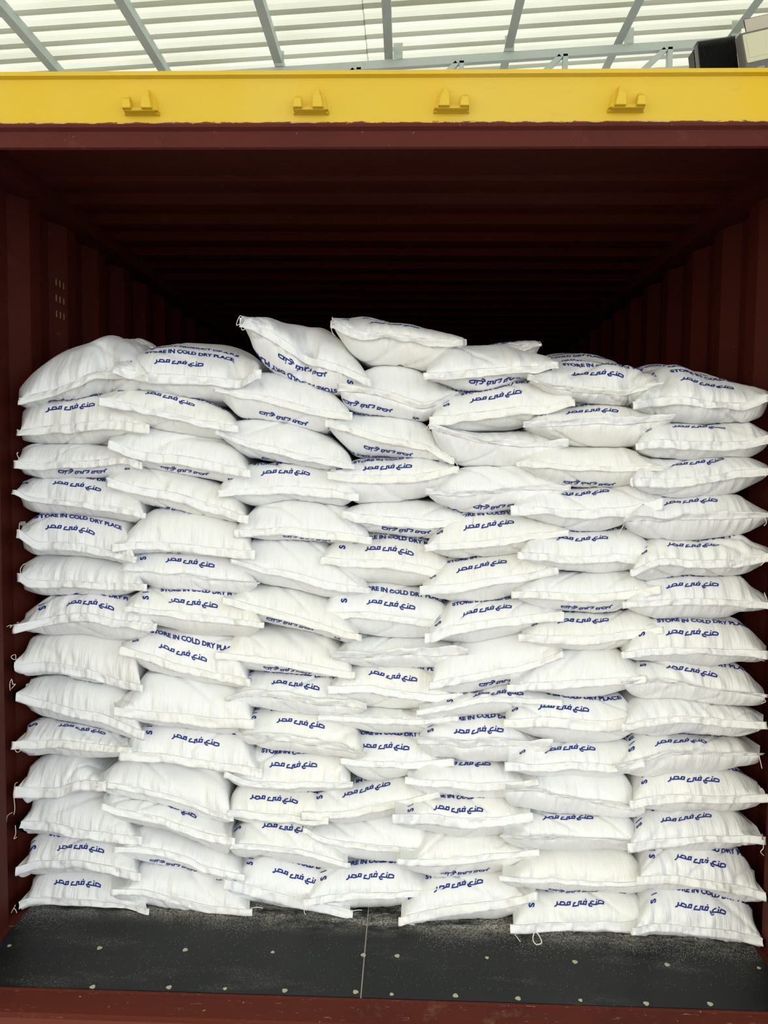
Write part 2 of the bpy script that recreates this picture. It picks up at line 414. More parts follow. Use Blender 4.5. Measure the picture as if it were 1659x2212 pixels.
# floodlights above the doorway
def floodlights():
    Y = 1.6
    p = lambda x, y: at(x, y, Y=Y)
    # finned driver / heat sink unit
    r = empty('floodlight', tuple(p(1550, 160)))
    thing(r, 'black floodlight showing its finned heat sink above header', 'floodlight')
    a, b, c = p(1507, 92), p(1590, 80), p(1600, 175)
    ux = Vector(b-a); wid = ux.length; ux.normalize(); uz = Vector(c-b); hh = uz.length; uz.normalize(); uy = Vector((0, 1, 0))
    Mx = Matrix(((ux[0], uy[0], -uz[0], a[0]), (ux[1], uy[1], -uz[1], a[1]), (ux[2], uy[2], -uz[2], a[2]), (0, 0, 0, 1)))
    bm = bmesh.new(); box(bm, (0, .05, -hh), (wid, .12, 0), .004, Mx); child(bm_obj('housing', bm, MBlk), r)
    bm = bmesh.new(); nf = 24
    for i in range(nf):
        x = wid*(i+.3)/nf; box(bm, (x, 0, -hh), (x+.0013, .05, .009), 0, Mx)
    for j in range(9):
        z = -hh+hh*(j+.3)/9; box(bm, (0, .012, z), (wid, .05, z+.003), 0, Mx)
    o = child(bm_obj('heat_sink', bm, MBlk), r); o['label'] = 'rows of thin black cooling fins'
    bm = bmesh.new(); box(bm, (-.010, .0, -hh), (-.002, .02, -.01), .001, Mx); child(bm_obj('side_bracket', bm, MGry), r)
    # lens unit
    Y2 = 1.45; p2 = lambda x, y: Vector(at(x, y, Y=Y2))
    r = empty('floodlight', tuple(p2(1680, 150)))
    thing(r, 'grey floodlight with pale rectangular glass and wall bracket, top right', 'floodlight')
    a, b, c = p2(1597, 72), p2(1790, 28), p2(1608, 165)
    ux = (b-a); wid = ux.length; ux.normalize(); uz = (c-a); hh = uz.length; uz = (uz-ux*uz.dot(ux)).normalized()
    uy = Vector((0, 1, 0))
    Mx = Matrix(((ux[0], uy[0], -uz[0], a[0]), (ux[1], uy[1], -uz[1], a[1]), (ux[2], uy[2], -uz[2], a[2]), (0, 0, 0, 1)))
    bm = bmesh.new(); box(bm, (0, 0, -hh), (wid, .05, 0), .004, Mx); child(bm_obj('housing', bm, MGry), r)
    bm = bmesh.new(); box(bm, (.010, -.004, -hh*.72), (wid-.02, .0, -.011), .003, Mx); o = child(bm_obj('glass', bm, MLens), r); o['label'] = 'pale yellow glass panel'
    bm = bmesh.new(); box(bm, (.022, -.0055, -hh*.62), (wid-.03, -.003, -.024), .001, Mx); o2 = child(bm_obj('inner_panel', bm, MLens), r)
    cu = bpy.data.curves.new('t', 'FONT'); cu.body = '200W'; cu.size = .013; t_ = bpy.data.objects.new('t', cu); COL.objects.link(t_)
    bpy.context.view_layer.update(); me = bpy.data.meshes.new_from_object(t_.evaluated_get(bpy.context.evaluated_depsgraph_get())); bpy.data.objects.remove(t_)
    for v in me.vertices: v.co = Mx @ Vector((.050+v.co.x, -.0008, -hh*.90+v.co.y))
    me.materials.clear(); me.materials.append(MWht); t2 = bpy.data.objects.new('wattage_print', me); COL.objects.link(t2); child(t2, r)
    bm = bmesh.new(); box(bm, (.045, .03, .0), (.20, .036, .070), .003, Mx); o = child(bm_obj('mounting_bracket', bm, Mat('bracket_cream', (.5, .46, .36), .6).m), r)
floodlights()
bm = bmesh.new(); box(bm, (2.02, 1.72, -1.3), (2.16, 1.86, 6.1), .005); box(bm, (1.52, 1.74, 3.40), (2.05, 1.80, 3.45), .003)
struct(bm_obj('trim_7', bm, MSteel), 'grey steel shed column carrying the floodlights')
bm = bmesh.new(); box(bm, (-25, -20, -1.35), (25, 30, -1.30)); struct(bm_obj('ground', bm, MCon), 'grey concrete yard around the container')

# ------------------------------------------------------------------ printing on the sacks
def flat_text(body, width, height):
    cu = bpy.data.curves.new('t', 'FONT'); cu.body = body; cu.size = 1; cu.offset = .045; cu.align_x = 'CENTER'; cu.resolution_u = 3
    t = bpy.data.objects.new('t', cu); COL.objects.link(t); bpy.context.view_layer.update()
    me = bpy.data.meshes.new_from_object(t.evaluated_get(bpy.context.evaluated_depsgraph_get())); bpy.data.objects.remove(t)
    bm = bmesh.new(); bm.from_mesh(me); bmesh.ops.triangulate(bm, faces=bm.faces[:])
    for _ in range(2):
        es = [e for e in bm.edges if e.calc_length() > .28]
        if es: bmesh.ops.subdivide_edges(bm, edges=es, cuts=1); bmesh.ops.triangulate(bm, faces=bm.faces[:])
    bmesh.ops.recalc_face_normals(bm, faces=bm.faces[:])
    bm.verts.index_update()
    V = np.array([v.co[:2] for v in bm.verts]); F = np.array([[v.index for v in f.verts] for f in bm.faces])
    bm.free()
    mn, mx_ = V.min(0), V.max(0); V = (V-(mn+mx_)/2)/(mx_-mn)*[width, height]
    return V, F
def arabic():
    k = .155/1460; wd = 20
    L = [[(188, 160), (178, 222), (158, 268), (112, 286)], [(170, 230), (545, 232)],
         [(258, 230), (288, 150), (362, 148), (402, 172), (396, 230)], [(462, 230), (490, 150), (562, 150), (545, 232)],
         [(716, 176), (668, 186), (640, 267), (802, 268), (824, 164), (886, 160), (866, 240), (1022, 240)],
         [(945, 240), (966, 156), (1046, 152), (1022, 240)],
         [(1258, 160), (1204, 168), (1164, 206), (1188, 248)], [(1110, 236), (1122, 288), (1158, 316), (1206, 306)],
         [(1112, 248), (1545, 266)], [(1346, 176), (1326, 256)], [(1388, 260), (1414, 166), (1498, 174), (1552, 206), (1542, 267)]]
    V = []; F = []
    for pl in L:
        P = [np.array(pl[0], float)]
        for a, b in zip(pl[:-1], pl[1:]):
            a = np.array(a, float); b = np.array(b, float); m = max(1, int(np.linalg.norm(b-a)/40))
            for q in range(1, m+1): P.append(a+(b-a)*q/m)
        P = np.array(P); n = len(P); base = len(V)
        P[0] -= (P[1]-P[0])/np.linalg.norm(P[1]-P[0])*wd*.6; P[-1] += (P[-1]-P[-2])/np.linalg.norm(P[-1]-P[-2])*wd*.6
        for i in range(n):
            t1 = P[i]-P[i-1] if i else P[1]-P[0]; t2 = P[i+1]-P[i] if i < n-1 else t1
            t1 = t1/np.linalg.norm(t1); t2 = t2/np.linalg.norm(t2); t = t1+t2; t /= np.linalg.norm(t)
            nn = np.array([-t[1], t[0]])*wd/max(.5, t@t1); V += [P[i]+nn, P[i]-nn]
        for i in range(n-1):
            a = base+2*i; F += [(a, a+1, a+3), (a, a+3, a+2)]
    for c in ((1018, 98), (1352, 122)):
        base = len(V)
        for q in range(8): V.append(np.array(c)+22*np.array([math.cos(q*math.pi/4), math.sin(q*math.pi/4)]))
        F += [(base, base+i, base+i+1) for i in range(1, 7)]
    V = (np.array(V)-[830, 212])*[k, -k]; F = np.array(F)
    a = V[F[:, 1]]-V[F[:, 0]]; b = V[F[:, 2]]-V[F[:, 0]]; fl_ = (a[:, 0]*b[:, 1]-a[:, 1]*b[:, 0]) < 0
    F[fl_] = F[fl_][:, ::-1]
    return V, F
def merge(parts):
    V = []; F = []; n = 0
    for v, f, (dx, dy), rot in parts:
        if rot: v = np.stack([-v[:, 1], v[:, 0]], 1)
        V.append(v+[dx, dy]); F.append(f+n); n += len(v)
    return np.vstack(V), np.vstack(F)
P_AR = arabic(); P_ST = flat_text('STORE IN COLD DRY PLACE', .275, .0205); P_QU = flat_text('QUALITY PRODUCT OF A.R.E', .285, .0190)
_l = [flat_text(c, w_, h_) for c, w_, h_ in (('S', .015, .020), ('i', .0045, .019), ('n', .013, .014), ('a', .013, .014))]
PRINT = [('arabic_print', merge([(*P_AR, (0, 0), 0)])), ('storage_print', merge([(*P_ST, (.034, .052), 0)])), ('quality_print', merge([(*P_QU, (.040, .092), 0)])),
         ('side_print', merge([(*_l[i], (-.150+(0, 0, .003, .003)[i], .004+.026*i), 1) for i in range(4)]))]

# ------------------------------------------------------------------ sacks
XG = np.arange(-1.26, 1.26, .006); YG = np.arange(.10, 1.60, .006)
HF = {c: np.zeros((len(YG), len(XG))) for c in range(1, 8)}
Y0 = {1: .37, 2: .365, 3: .375, 4: .38, 5: .335, 6: .305, 7: .280}
ORD = ['lowest', 'second', 'third', 'fourth', 'fifth', 'sixth', 'seventh', 'eighth', 'ninth', 'tenth']
STK = {1: 'leftmost stack', 2: 'second stack from left', 3: 'third stack from left', 4: 'middle stack', 5: 'third stack from right', 6: 'second stack from right', 7: 'rightmost stack'}
def curve(pts, x):                 # smooth monotone-ish interpolation through points (PCHIP)
    P = sorted(pts); X = np.array([p[0] for p in P]); Yv = np.array([p[1] for p in P])
    keep = np.concatenate([[True], np.diff(X) > 1e-4]); X = X[keep]; Yv = Yv[keep]
    if len(X) < 3: return np.interp(x, X, Yv)
    h = np.diff(X); d = np.diff(Yv)/h; m = np.zeros(len(X)); m[0] = d[0]; m[-1] = d[-1]
    for i in range(1, len(X)-1):
        if d[i-1]*d[i] > 0:
            w1 = 2*h[i]+h[i-1]; w2 = h[i]+2*h[i-1]; m[i] = (w1+w2)/(w1/d[i-1]+w2/d[i])
    x = np.clip(x, X[0], X[-1]); i = np.clip(np.searchsorted(X, x)-1, 0, len(X)-2)
    t = (x-X[i])/h[i]
    return ((1+2*t)*(1-t)**2)*Yv[i]+t*(1-t)**2*h[i]*m[i]+t*t*(3-2*t)*Yv[i+1]+t*t*(t-1)*h[i]*m[i+1]
NX = 100
def sack(col, row, seam, top, bot, txt=None, D=.095, L=.74, Y=None, wr=1.0, hem=.025, dent=None, tl=None, tr_=None, slack=3, rot=0.0, label=None, pr=1):
    seed = col*100+row*7+3; R = random.Random(seed)
    Yf = (Y0[col] if Y is None else Y)+R.uniform(-.008, .008)
    if tl is None: tl = .055 if col == 1 else R.choice((.012, .03))
    if tr_ is None: tr_ = .03 if col == 7 else R.choice((.012, .03))
    xl, xr = seam[0][0], seam[-1][0]; wpx = xr-xl
    def off(px):
        u = (px-xl)/wpx; return -tl*max(0, 1-u/.28)**1.6-tr_*max(0, 1-(1-u)/.28)**1.6
    ymid = lambda px: np.interp(px, [p[0] for p in seam], [p[1] for p in seam])
    def plateau(y):
        return [(xl+.10*wpx, .45*ymid(xl+.10*wpx)+.55*y), (xl+.22*wpx, y), (xl+.78*wpx, y), (xr-.10*wpx, .45*ymid(xr-.10*wpx)+.55*y)]
    if not isinstance(top, list): top = plateau(top)
    if not isinstance(bot, list): bot = plateau(bot)
    YB = Yf+.055
    u = np.linspace(-1, 1, NX); u = np.sign(u)*(1-(1-np.abs(u))**1.35)
    pxs = xl+(u+1)/2*wpx; sy = curve(seam, pxs)
    Sw = np.array([at(a_, b_, Y=Yf+off(a_)) for a_, b_ in zip(pxs, sy)])
    Sb = np.array([at(a_, b_, Y=YB) for a_, b_ in zip(pxs, sy)])
    xf = np.clip(Sw[:, 0], -1.171, 1.171); xb = np.clip(Sb[:, 0], -1.171, 1.171); x = xf
    X0, X1 = x[0], x[-1]; XC = (X0+X1)/2; Wd = X1-X0
    # height of the outline over and under the seam; rounded towards the corners
    def outline(P, sgn, sl):
        Q = [(p[0], p[1]+sl) for p in P if xl+2 < p[0] < xr-2]
        h = [(p[0], max(0., sgn*(curve(seam, np.array([p[0]]))[0]-p[1]))**2) for p in Q]
        return np.sqrt(np.maximum(curve([(xl, 0)]+h+[(xr, 0)], pxs), 0))
    ht = outline(top, 1, -1.5); hb = outline(bot, -1, slack)
    zs = Sw[:, 2]+.0022*noise(x*24, row, seed)+.003*noise(x*9, row+9, seed)
    zt = np.array([at(a_, b_-h_, Y=YB+max(0, D-.10)*.75)[2] for a_, b_, h_ in zip(pxs, sy, ht)])
    zb = np.array([at(a_, b_+h_, Y=YB)[2] for a_, b_, h_ in zip(pxs, sy, hb)])
    zt = np.maximum(zt, zs+.002); zb = np.minimum(zb, zs-.002)
    yo = np.array([(-tl*max(0, 1-(v+1)/.56)**1.6-tr_*max(0, 1-(1-v)/.56)**1.6) for v in u])+.004*noise(x*7, row+3, seed+1)
    if dent: yo = yo+dent[2]*.8*np.exp(-((u-dent[0])/dent[1])**2)
    nf, npl, nb = 20, 6, 5
    Db = min(D, .085); Lb = .13
    tt = (np.arange(nf+1)/nf)**1.55
    fp = lambda t, q: (1-(1-t)**2.0)**q
    rows_t = []; rows_b = []
    ys = list(Yf+tt*D)+list(np.linspace(Yf+D, Yf+L-Lb, npl+1)[1:])+list(Yf+L-Lb+Lb*np.sin(np.linspace(0, math.pi/2, nb+1))[1:])
    ys = np.array(ys); NJ = len(ys)
    def prof(y, Dd, q):
        a = fp(np.clip((y-Yf)/Dd, 0, 1), q); b = np.sqrt(np.clip(1-np.clip((y-(Yf+L-Lb))/Lb, 0, 1)**2, 0, 1)); return a*b
    ft = prof(ys, D, .52); fb = prof(ys, Db, .52)
    nar = 1-.06*np.clip((ys-Yf-.055)/.12, 0, 1)
    lx = np.clip((ys-Yf)/.055, 0, 1)[:, None]; XX = xf[None, :]*(1-lx)+xb[None, :]*lx
    XX = XC+(XX-XC)*nar[:, None]
    YY = ys[:, None]+yo[None, :]*np.clip(1-(ys-Yf)/.16, 0, 1)[:, None]
    ZT = zs[None, :]+(zt-zs)[None, :]*ft[:, None]; ZB = zs[None, :]-(zs-zb)[None, :]*fb[:, None]
    def wrinkle(ZZ, sgn):
        dy = np.gradient(YY, axis=0); dz = np.gradient(ZZ, axis=0); ln = np.sqrt(dy**2+dz**2)+1e-9
        s = np.cumsum(ln, axis=0)-ln[0:1]
        edge = np.clip(1-np.abs(u)**6, 0, 1)[None, :]
        sd = seed+(0 if sgn > 0 else 31)
        warp = .012*noise(XX*5, s*14, sd+2)
        pl = noise((XX+warp+.25*s*R.uniform(-1, 1))*62, s*5, sd+3); pl2 = noise((XX-warp)*105, s*9, sd+4)
        a = np.clip(s/.008, 0, 1)*np.exp(-s/.055)
        dents = noise(XX*10, s*11, sd+5)*np.clip(s/.05, 0, 1)
        fold = np.clip(1-np.abs(noise(XX*7+s*9*R.choice((-1, 1)), s*3, sd+6))*7, 0, 1)*np.clip(s/.02, 0, 1)
        d = wr*(a*(.0055*pl+.0030*pl2)+.0065*dents-.0060*fold)*edge
        ny = -sgn*dz/ln*sgn; nz = dy/ln
        # outward normal: up/front for the top, down/front for the underside
        if dent:
            u0, uw, dp = dent; g_ = np.exp(-((u-u0)/uw)**2)[None, :]
            d = d-dp*g_*np.exp(-(s/.075)**2)*np.clip(s/.004, 0, 1)*(1 if sgn > 0 else .5)
            d = d+.006*g_*np.exp(-(s/.12)**2)*np.sin((u-u0)[None, :]/uw*7/(.35+s/.12))*np.clip(s/.02, 0, 1)
        return YY+d*(-np.abs(dz/ln)), ZZ+sgn*d*nz, s
    YT_, ZT, sT = wrinkle(ZT, 1); YB_, ZB, sB = wrinkle(ZB, -1)
    ZT[0] = zs; YT_[0] = YY[0]; ZB[0] = zs; YB_[0] = YY[0]
    # rest on whatever lies below in this stack
    H = HF[col]
    def sampH(X, Yq):
        xi = np.clip((X-XG[0])/.006, 0, len(XG)-1.01); yi = np.clip((Yq-YG[0])/.006, 0, len(YG)-1.01)
        a = xi.astype(int); b = yi.astype(int); fx = xi-a; fy = yi-b
        return (H[b, a]*(1-fx)+H[b, a+1]*fx)*(1-fy)+(H[b+1, a]*(1-fx)+H[b+1, a+1]*fx)*fy
    g = sampH(XX, YB_)+.0012
    ZB = np.maximum(ZB, g); ZT = np.maximum(ZT, sampH(XX, YT_)+.0030)
    ZT[0] = np.maximum(ZT[0], ZB[0]); ZB[0] = ZT[0]
    ZT[1:] = np.maximum(ZT[1:], ZB[1:]+.0012); zs = ZT[0].copy()
    ZT[-1] = ZB[-1] = .5*(ZT[-1]+ZB[-1])
    ZT[:, 0] = ZB[:, 0]; ZT[:, -1] = ZB[:, -1]
    # add this sack's top to the height field
    lines = np.stack([np.interp(XG, XX[j], ZT[j], left=-1, right=-1) for j in range(NJ)])
    jy = np.interp(YG, ys, np.arange(NJ), left=-1, right=-1); ok = jy >= 0
    j0 = np.clip(np.floor(jy).astype(int), 0, NJ-2); fr = (jy-j0)[:, None]
    new = lines[j0]*(1-fr)+lines[j0+1]*fr; new[~ok] = -1
    H[:] = np.maximum(H, new)
    # mesh
    GT = np.stack([XX, YT_, ZT], 2); GB = np.stack([XX, YB_, ZB], 2)
    V = np.vstack([GT.reshape(-1, 3), GB.reshape(-1, 3)])
    uv = np.vstack([np.stack([XX+col, sT+row], 2).reshape(-1, 2), np.stack([XX+col+.3, sB+row], 2).reshape(-1, 2)])
    idx = np.arange(NJ*NX).reshape(NJ, NX)
    q = np.stack([idx[:-1, :-1], idx[:-1, 1:], idx[1:, 1:], idx[1:, :-1]], 2).reshape(-1, 4)
    F = np.vstack([q, q[:, ::-1]+NJ*NX])
    base = Vector((XC, Yf+L/2, float(min(ZB[:, NX//2].min(), ZB.min()))))
    root = empty('woven_sack', base)
    bl = np.array(base)
    body = mesh_obj('sack_body', V-bl, F, MS, root, uv=uv)
    wd_ = body.modifiers.new('weld', 'WELD'); wd_.merge_threshold = .00005
    # hem band sewn along the mouth, standing off as flat ears at the corners
    if hem:
        ext = .008; n = NX
        xs = x.copy(); xs[0] -= ext; xs[-1] += ext; xs = np.clip(xs, -1.171, 1.171)
        ph = (R.uniform(.85, 1.35) if R.random() < .85 else -R.uniform(.5, .9))+.30*noise(x*6, row, seed+8)+.22*noise(x*22, row, seed+9)
        rp = .0050*noise(x*42, row, seed+11)
        ln = hem*R.uniform(.8, 1.12)*(1+.16*noise(x*5, row+2, seed+10))
        ys0 = YT_[0]-.0015; R0 = []
        for t in (-.16, 0, .22, .5, .78, 1.0):
            curl = ph+.45*(t-.5)*noise(x*13, t, seed+12)
            R0.append(np.stack([xs, ys0-ln*max(t, 0)*np.cos(curl)*.55-rp*math.sin(math.pi*min(1, max(t, 0)))-.0015, np.maximum(zs-ln*t*np.sin(curl), .003)], 1))
        R0 = np.array(R0); nr = len(R0); back = R0+[0, .0016, 0]
        V = np.vstack([R0.reshape(-1, 3), back.reshape(-1, 3)]); idx = np.arange(nr*n).reshape(nr, n); N0 = nr*n
        q = np.stack([idx[:-1, :-1], idx[1:, :-1], idx[1:, 1:], idx[:-1, 1:]], 2).reshape(-1, 4)
        rim = []
        rim += [[idx[-1, i], idx[-1, i]+N0, idx[-1, i+1]+N0, idx[-1, i+1]] for i in range(n-1)]
        rim += [[idx[0, i+1], idx[0, i+1]+N0, idx[0, i]+N0, idx[0, i]] for i in range(n-1)]
        rim += [[idx[j, 0], idx[j, 0]+N0, idx[j+1, 0]+N0, idx[j+1, 0]] for j in range(nr-1)]
        rim += [[idx[j+1, -1], idx[j+1, -1]+N0, idx[j, -1]+N0, idx[j, -1]] for j in range(nr-1)]
        F = np.vstack([q, q[:, ::-1]+N0, np.array(rim)])
        uvv = np.tile(np.stack([np.tile(xs, nr), np.repeat(np.linspace(0, hem, nr), n)], 1), (2, 1))+[col+.7, row]
        mesh_obj('sewn_hem', V-bl, F, MH, root, uv=uvv)
    # print
    if txt and pr:
        kind, px, py = txt
        G = GT if kind == 'u' else GB; s = np.zeros((NJ, NX)); s[1:] = np.cumsum(np.linalg.norm(np.diff(G, axis=0), axis=2), axis=0)
        ks = np.arange(0, .40, .003); RS = np.stack([np.stack([np.interp(ks, s[:, i], G[:, i, c]) for c in range(3)], 1) for i in range(NX)])  # NX,K,3
        gx, gy = to_px(RS.reshape(-1, 3)); dd = (gx-px)**2+(gy-py)**2
        K = len(ks); ok = np.tile(ks < .16, NX); dd[~ok] = 1e9
        b = int(np.argmin(dd)); ci, ck = divmod(b, K); cx = x[ci]; cs = ks[ck]
        for pname, (PV, PF) in PRINT:
            if pname == 'quality_print' and row < 14: continue
            if kind == 'd': PV = PV*[-1, 1]; PF = PF[:, ::-1]
            ca, sa = math.cos(rot), math.sin(rot); PV = np.stack([PV[:, 0]*ca-PV[:, 1]*sa, PV[:, 0]*sa+PV[:, 1]*ca], 1)
            tx = cx+PV[:, 0]; ts = cs+PV[:, 1]
            inb = (tx > x[2]) & (tx < x[-3]) & (ts > .004) & (ts < min(ks[-2], D+.16))
            i0 = np.clip(np.searchsorted(x, tx)-1, 0, NX-2); fx = ((tx-x[i0])/(x[i0+1]-x[i0]))[:, None]
            kk = np.clip(ts/.003, 0, K-1.01); k0 = kk.astype(int); fk = (kk-k0)[:, None]
            P = (RS[i0, k0]*(1-fx)+RS[i0+1, k0]*fx)*(1-fk)+(RS[i0, k0+1]*(1-fx)+RS[i0+1, k0+1]*fx)*fk
            du = RS[i0+1, k0]-RS[i0, k0]; dv = RS[i0, k0+1]-RS[i0, k0]; nn = np.cross(du, dv); nn /= np.linalg.norm(nn, axis=1)[:, None]+1e-12
            if kind == 'd': nn = -nn
            P = P+nn*.0011
            PF = PF[inb[PF].all(1)]
            if len(PF):
                used = np.unique(PF); mp = -np.ones(len(P), int); mp[used] = np.arange(len(used))
                o = mesh_obj(pname, P[used]-bl, mp[PF], MI, root, smooth=False)
                if kind == 'd': o['label'] = 'blue lettering turned upside down'
    if label is None: label = 'x'
    thing(root, label, 'sack', 'white woven sacks stacked in the container')
    root['_c'] = col; root['_r'] = row; root['_t'] = txt[0] if txt else '-'
    return root

C = 0
SACKS = []
def S_(*a, **k): SACKS.append((a, k))
# every stack is listed from its lowest sack up; outlines: seam, top edge, lower edge
# --- leftmost stack
S_(1, 1, [(30, 1953), (70, 1940), (150, 1943), (215, 1948), (318, 1962)], [(60, 1905), (90, 1882), (240, 1886), (275, 1915)], 1962, ('u', 168, 1909), hem=.022)
S_(1, 2, [(30, 1878), (95, 1860), (150, 1861), (220, 1868), (300, 1888)], [(50, 1845), (80, 1804), (230, 1815), (290, 1845)], 1886, ('u', 173, 1831))
S_(1, 3, [(10, 1778), (60, 1774), (95, 1773), (150, 1785), (250, 1804), (303, 1808)], [(50, 1742), (85, 1722), (200, 1712), (260, 1740), (290, 1780)], [(90, 1800), (150, 1811), (270, 1820)], None)
S_(1, 4, [(38, 1702), (80, 1704), (120, 1706), (170, 1690), (225, 1690)], [(48, 1668), (85, 1640), (120, 1633), (230, 1635)], [(55, 1728), (100, 1724), (200, 1712)], None, hem=.034, D=.11)
S_(1, 5, [(33, 1604), (60, 1600), (120, 1600), (230, 1612), (280, 1616)], [(50, 1577), (85, 1556), (170, 1568), (240, 1585)], [(80, 1632), (240, 1634)], ('u', 178, 1577), rot=-.04)
S_(1, 6, [(20, 1494), (65, 1508), (130, 1522), (200, 1540), (260, 1560), (308, 1580)], [(50, 1472), (90, 1459), (200, 1466), (270, 1488), (295, 1530)], [(60, 1525), (100, 1549), (150, 1560), (230, 1582), (290, 1592)], ('d', 172, 1562), rot=-.05)
S_(1, 7, [(22, 1425), (50, 1436), (100, 1433), (200, 1450), (250, 1467), (305, 1482)], [(40, 1398), (80, 1373), (130, 1369), (220, 1377), (290, 1385), (302, 1430)], [(50, 1455), (100, 1457), (160, 1465), (260, 1480)], ('d', 172, 1473))
S_(1, 8, [(36, 1350), (100, 1336), (190, 1328), (260, 1340), (335, 1348)], [(60, 1325), (110, 1290), (130, 1283), (240, 1281), (300, 1295)], [(60, 1358), (110, 1370), (200, 1373), (290, 1380)], ('u', 192, 1302))
S_(1, 9, [(42, 1240), (60, 1252), (90, 1256), (160, 1258), (250, 1262), (313, 1264)], [(50, 1220), (80, 1202), (160, 1202), (250, 1214), (290, 1225)], [(60, 1268), (110, 1284), (250, 1286)], ('d', 165, 1280))
S_(1, 10, [(42, 1146), (85, 1172), (150, 1174), (220, 1186), (292, 1203)], [(60, 1130), (90, 1109), (200, 1111), (270, 1128), (285, 1160)], [(55, 1175), (85, 1197), (200, 1204), (285, 1215)], ('u', 151, 1141), rot=-.03)
S_(1, 11, [(33, 1060), (70, 1076), (150, 1082), (230, 1092), (312, 1108)], [(50, 1042), (75, 1030), (230, 1032), (300, 1070)], [(50, 1085), (80, 1104), (200, 1112), (280, 1128)], ('u', 165, 1049), rot=-.05)
S_(1, 12, [(36, 996), (60, 1000), (130, 1000), (200, 996), (265, 988), (303, 1000)], [(46, 978), (75, 958), (250, 960), (285, 975)], [(45, 1015), (65, 1028), (240, 1030)], ('d', 177, 1020), rot=.05)
S_(1, 13, [(44, 932), (100, 924), (180, 914), (245, 910), (318, 918)], [(55, 892), (80, 865), (110, 852), (210, 850), (250, 868), (290, 895)], [(50, 945), (85, 955), (210, 957), (290, 940)], ('u', 152, 882), rot=.03)
S_(1, 14, [(48, 862), (110, 846), (160, 826), (215, 802), (318, 812)], [(60, 822), (90, 780), (130, 747), (180, 729), (240, 726), (290, 745), (310, 775)], [(65, 880), (110, 868), (215, 853), (290, 845)], ('d', 158, 862), D=.20, dent=(.30, .16, .035), wr=1.3, rot=.35, L=.62)
S_(1, 15, [(215, 770), (270, 765), (340, 758)], [(235, 745), (290, 733), (325, 742)], 790, None, Y=.62, hem=0, L=.5)
# --- second stack from the left
S_(2, 1, [(245, 1922), (300, 1924), (350, 1934), (400, 1944), (450, 1955), (541, 1962)], [(275, 1895), (310, 1863), (400, 1872), (500, 1897), (530, 1930)], [(270, 1940), (300, 1950), (370, 1964), (480, 1971)], None, hem=.018)
S_(2, 2, [(250, 1830), (320, 1834), (400, 1852), (450, 1874), (525, 1890)], [(270, 1808), (300, 1786), (400, 1810), (480, 1835), (515, 1855)], [(280, 1850), (320, 1862), (400, 1875), (490, 1898)], ('d', 375, 1868), hem=.018)
S_(2, 3, [(225, 1735), (270, 1750), (340, 1765), (400, 1786), (450, 1800), (503, 1812)], [(250, 1715), (300, 1722), (400, 1748), (480, 1768)], [(260, 1765), (330, 1785), (420, 1812), (490, 1838)], ('u', 373, 1744), rot=-.12)
S_(2, 4, [(214, 1690), (260, 1697), (320, 1707), (400, 1727), (450, 1745), (500, 1764)], [(235, 1662), (270, 1645), (400, 1655), (470, 1662), (493, 1690)], [(240, 1712), (300, 1730), (400, 1752), (470, 1765)], None, hem=.014)
S_(2, 5, [(262, 1628), (340, 1630), (440, 1643), (562, 1662)], [(285, 1590), (310, 1570), (400, 1572), (520, 1580), (548, 1620)], [(300, 1645), (420, 1655), (540, 1672)], ('u', 421, 1602), rot=-.02)
S_(2, 6, [(250, 1530), (320, 1540), (400, 1545), (470, 1556), (545, 1558)], [(285, 1490), (320, 1452), (400, 1460), (490, 1476), (530, 1500)], [(290, 1555), (400, 1570), (490, 1582)], None)
S_(2, 7, [(263, 1398), (320, 1413), (380, 1435), (450, 1450), (537, 1468)], [(290, 1378), (320, 1360), (400, 1364), (500, 1376), (525, 1420)], [(290, 1425), (330, 1448), (430, 1470), (510, 1484)], ('u', 397, 1411), rot=-.03)
S_(2, 8, [(273, 1310), (330, 1317), (400, 1325), (480, 1335), (566, 1345)], [(300, 1280), (325, 1268), (480, 1274), (540, 1300)], [(310, 1345), (350, 1358), (430, 1370), (520, 1375)], ('u', 418, 1302))
S_(2, 9, [(262, 1232), (325, 1235), (400, 1243), (480, 1253), (556, 1262)], [(275, 1205), (300, 1196), (480, 1198), (530, 1225)], [(300, 1258), (340, 1272), (420, 1282), (500, 1283)], ('u', 410, 1214))
S_(2, 10, [(247, 1178), (310, 1174), (400, 1178), (460, 1184), (546, 1192)], [(275, 1150), (300, 1118), (330, 1101), (430, 1106), (500, 1124), (540, 1160)], [(290, 1195), (480, 1202)], ('d', 412, 1193))
S_(2, 11, [(235, 1034), (290, 1049), (380, 1068), (450, 1088), (533, 1117)], [(260, 1015), (300, 1007), (400, 1025), (490, 1055), (520, 1085)], [(260, 1065), (300, 1088), (400, 1105), (500, 1127)], ('d', 387, 1102), rot=-.05)
S_(2, 12, [(240, 954), (290, 974), (360, 985), (430, 995), (537, 1017)], [(265, 940), (300, 926), (380, 926), (460, 942), (510, 970)], [(265, 985), (300, 1003), (400, 1030), (490, 1039)], ('d', 400, 1017))
S_(2, 13, [(218, 861), (280, 872), (340, 886), (420, 904), (512, 922)], [(240, 848), (290, 838), (360, 845), (430, 862), (490, 890)], [(245, 885), (300, 914), (400, 935), (470, 944)], ('u', 367, 858), rot=-.08)
S_(2, 14, [(250, 795), (300, 806), (350, 812), (420, 815), (510, 820), (560, 800)], [(285, 765), (330, 745), (375, 738), (440, 740), (510, 757), (545, 775)], [(270, 815), (330, 849), (400, 864), (470, 866), (530, 850)], ('u', 386, 783), dent=(.70, .13, .035), D=.24, wr=1.2)
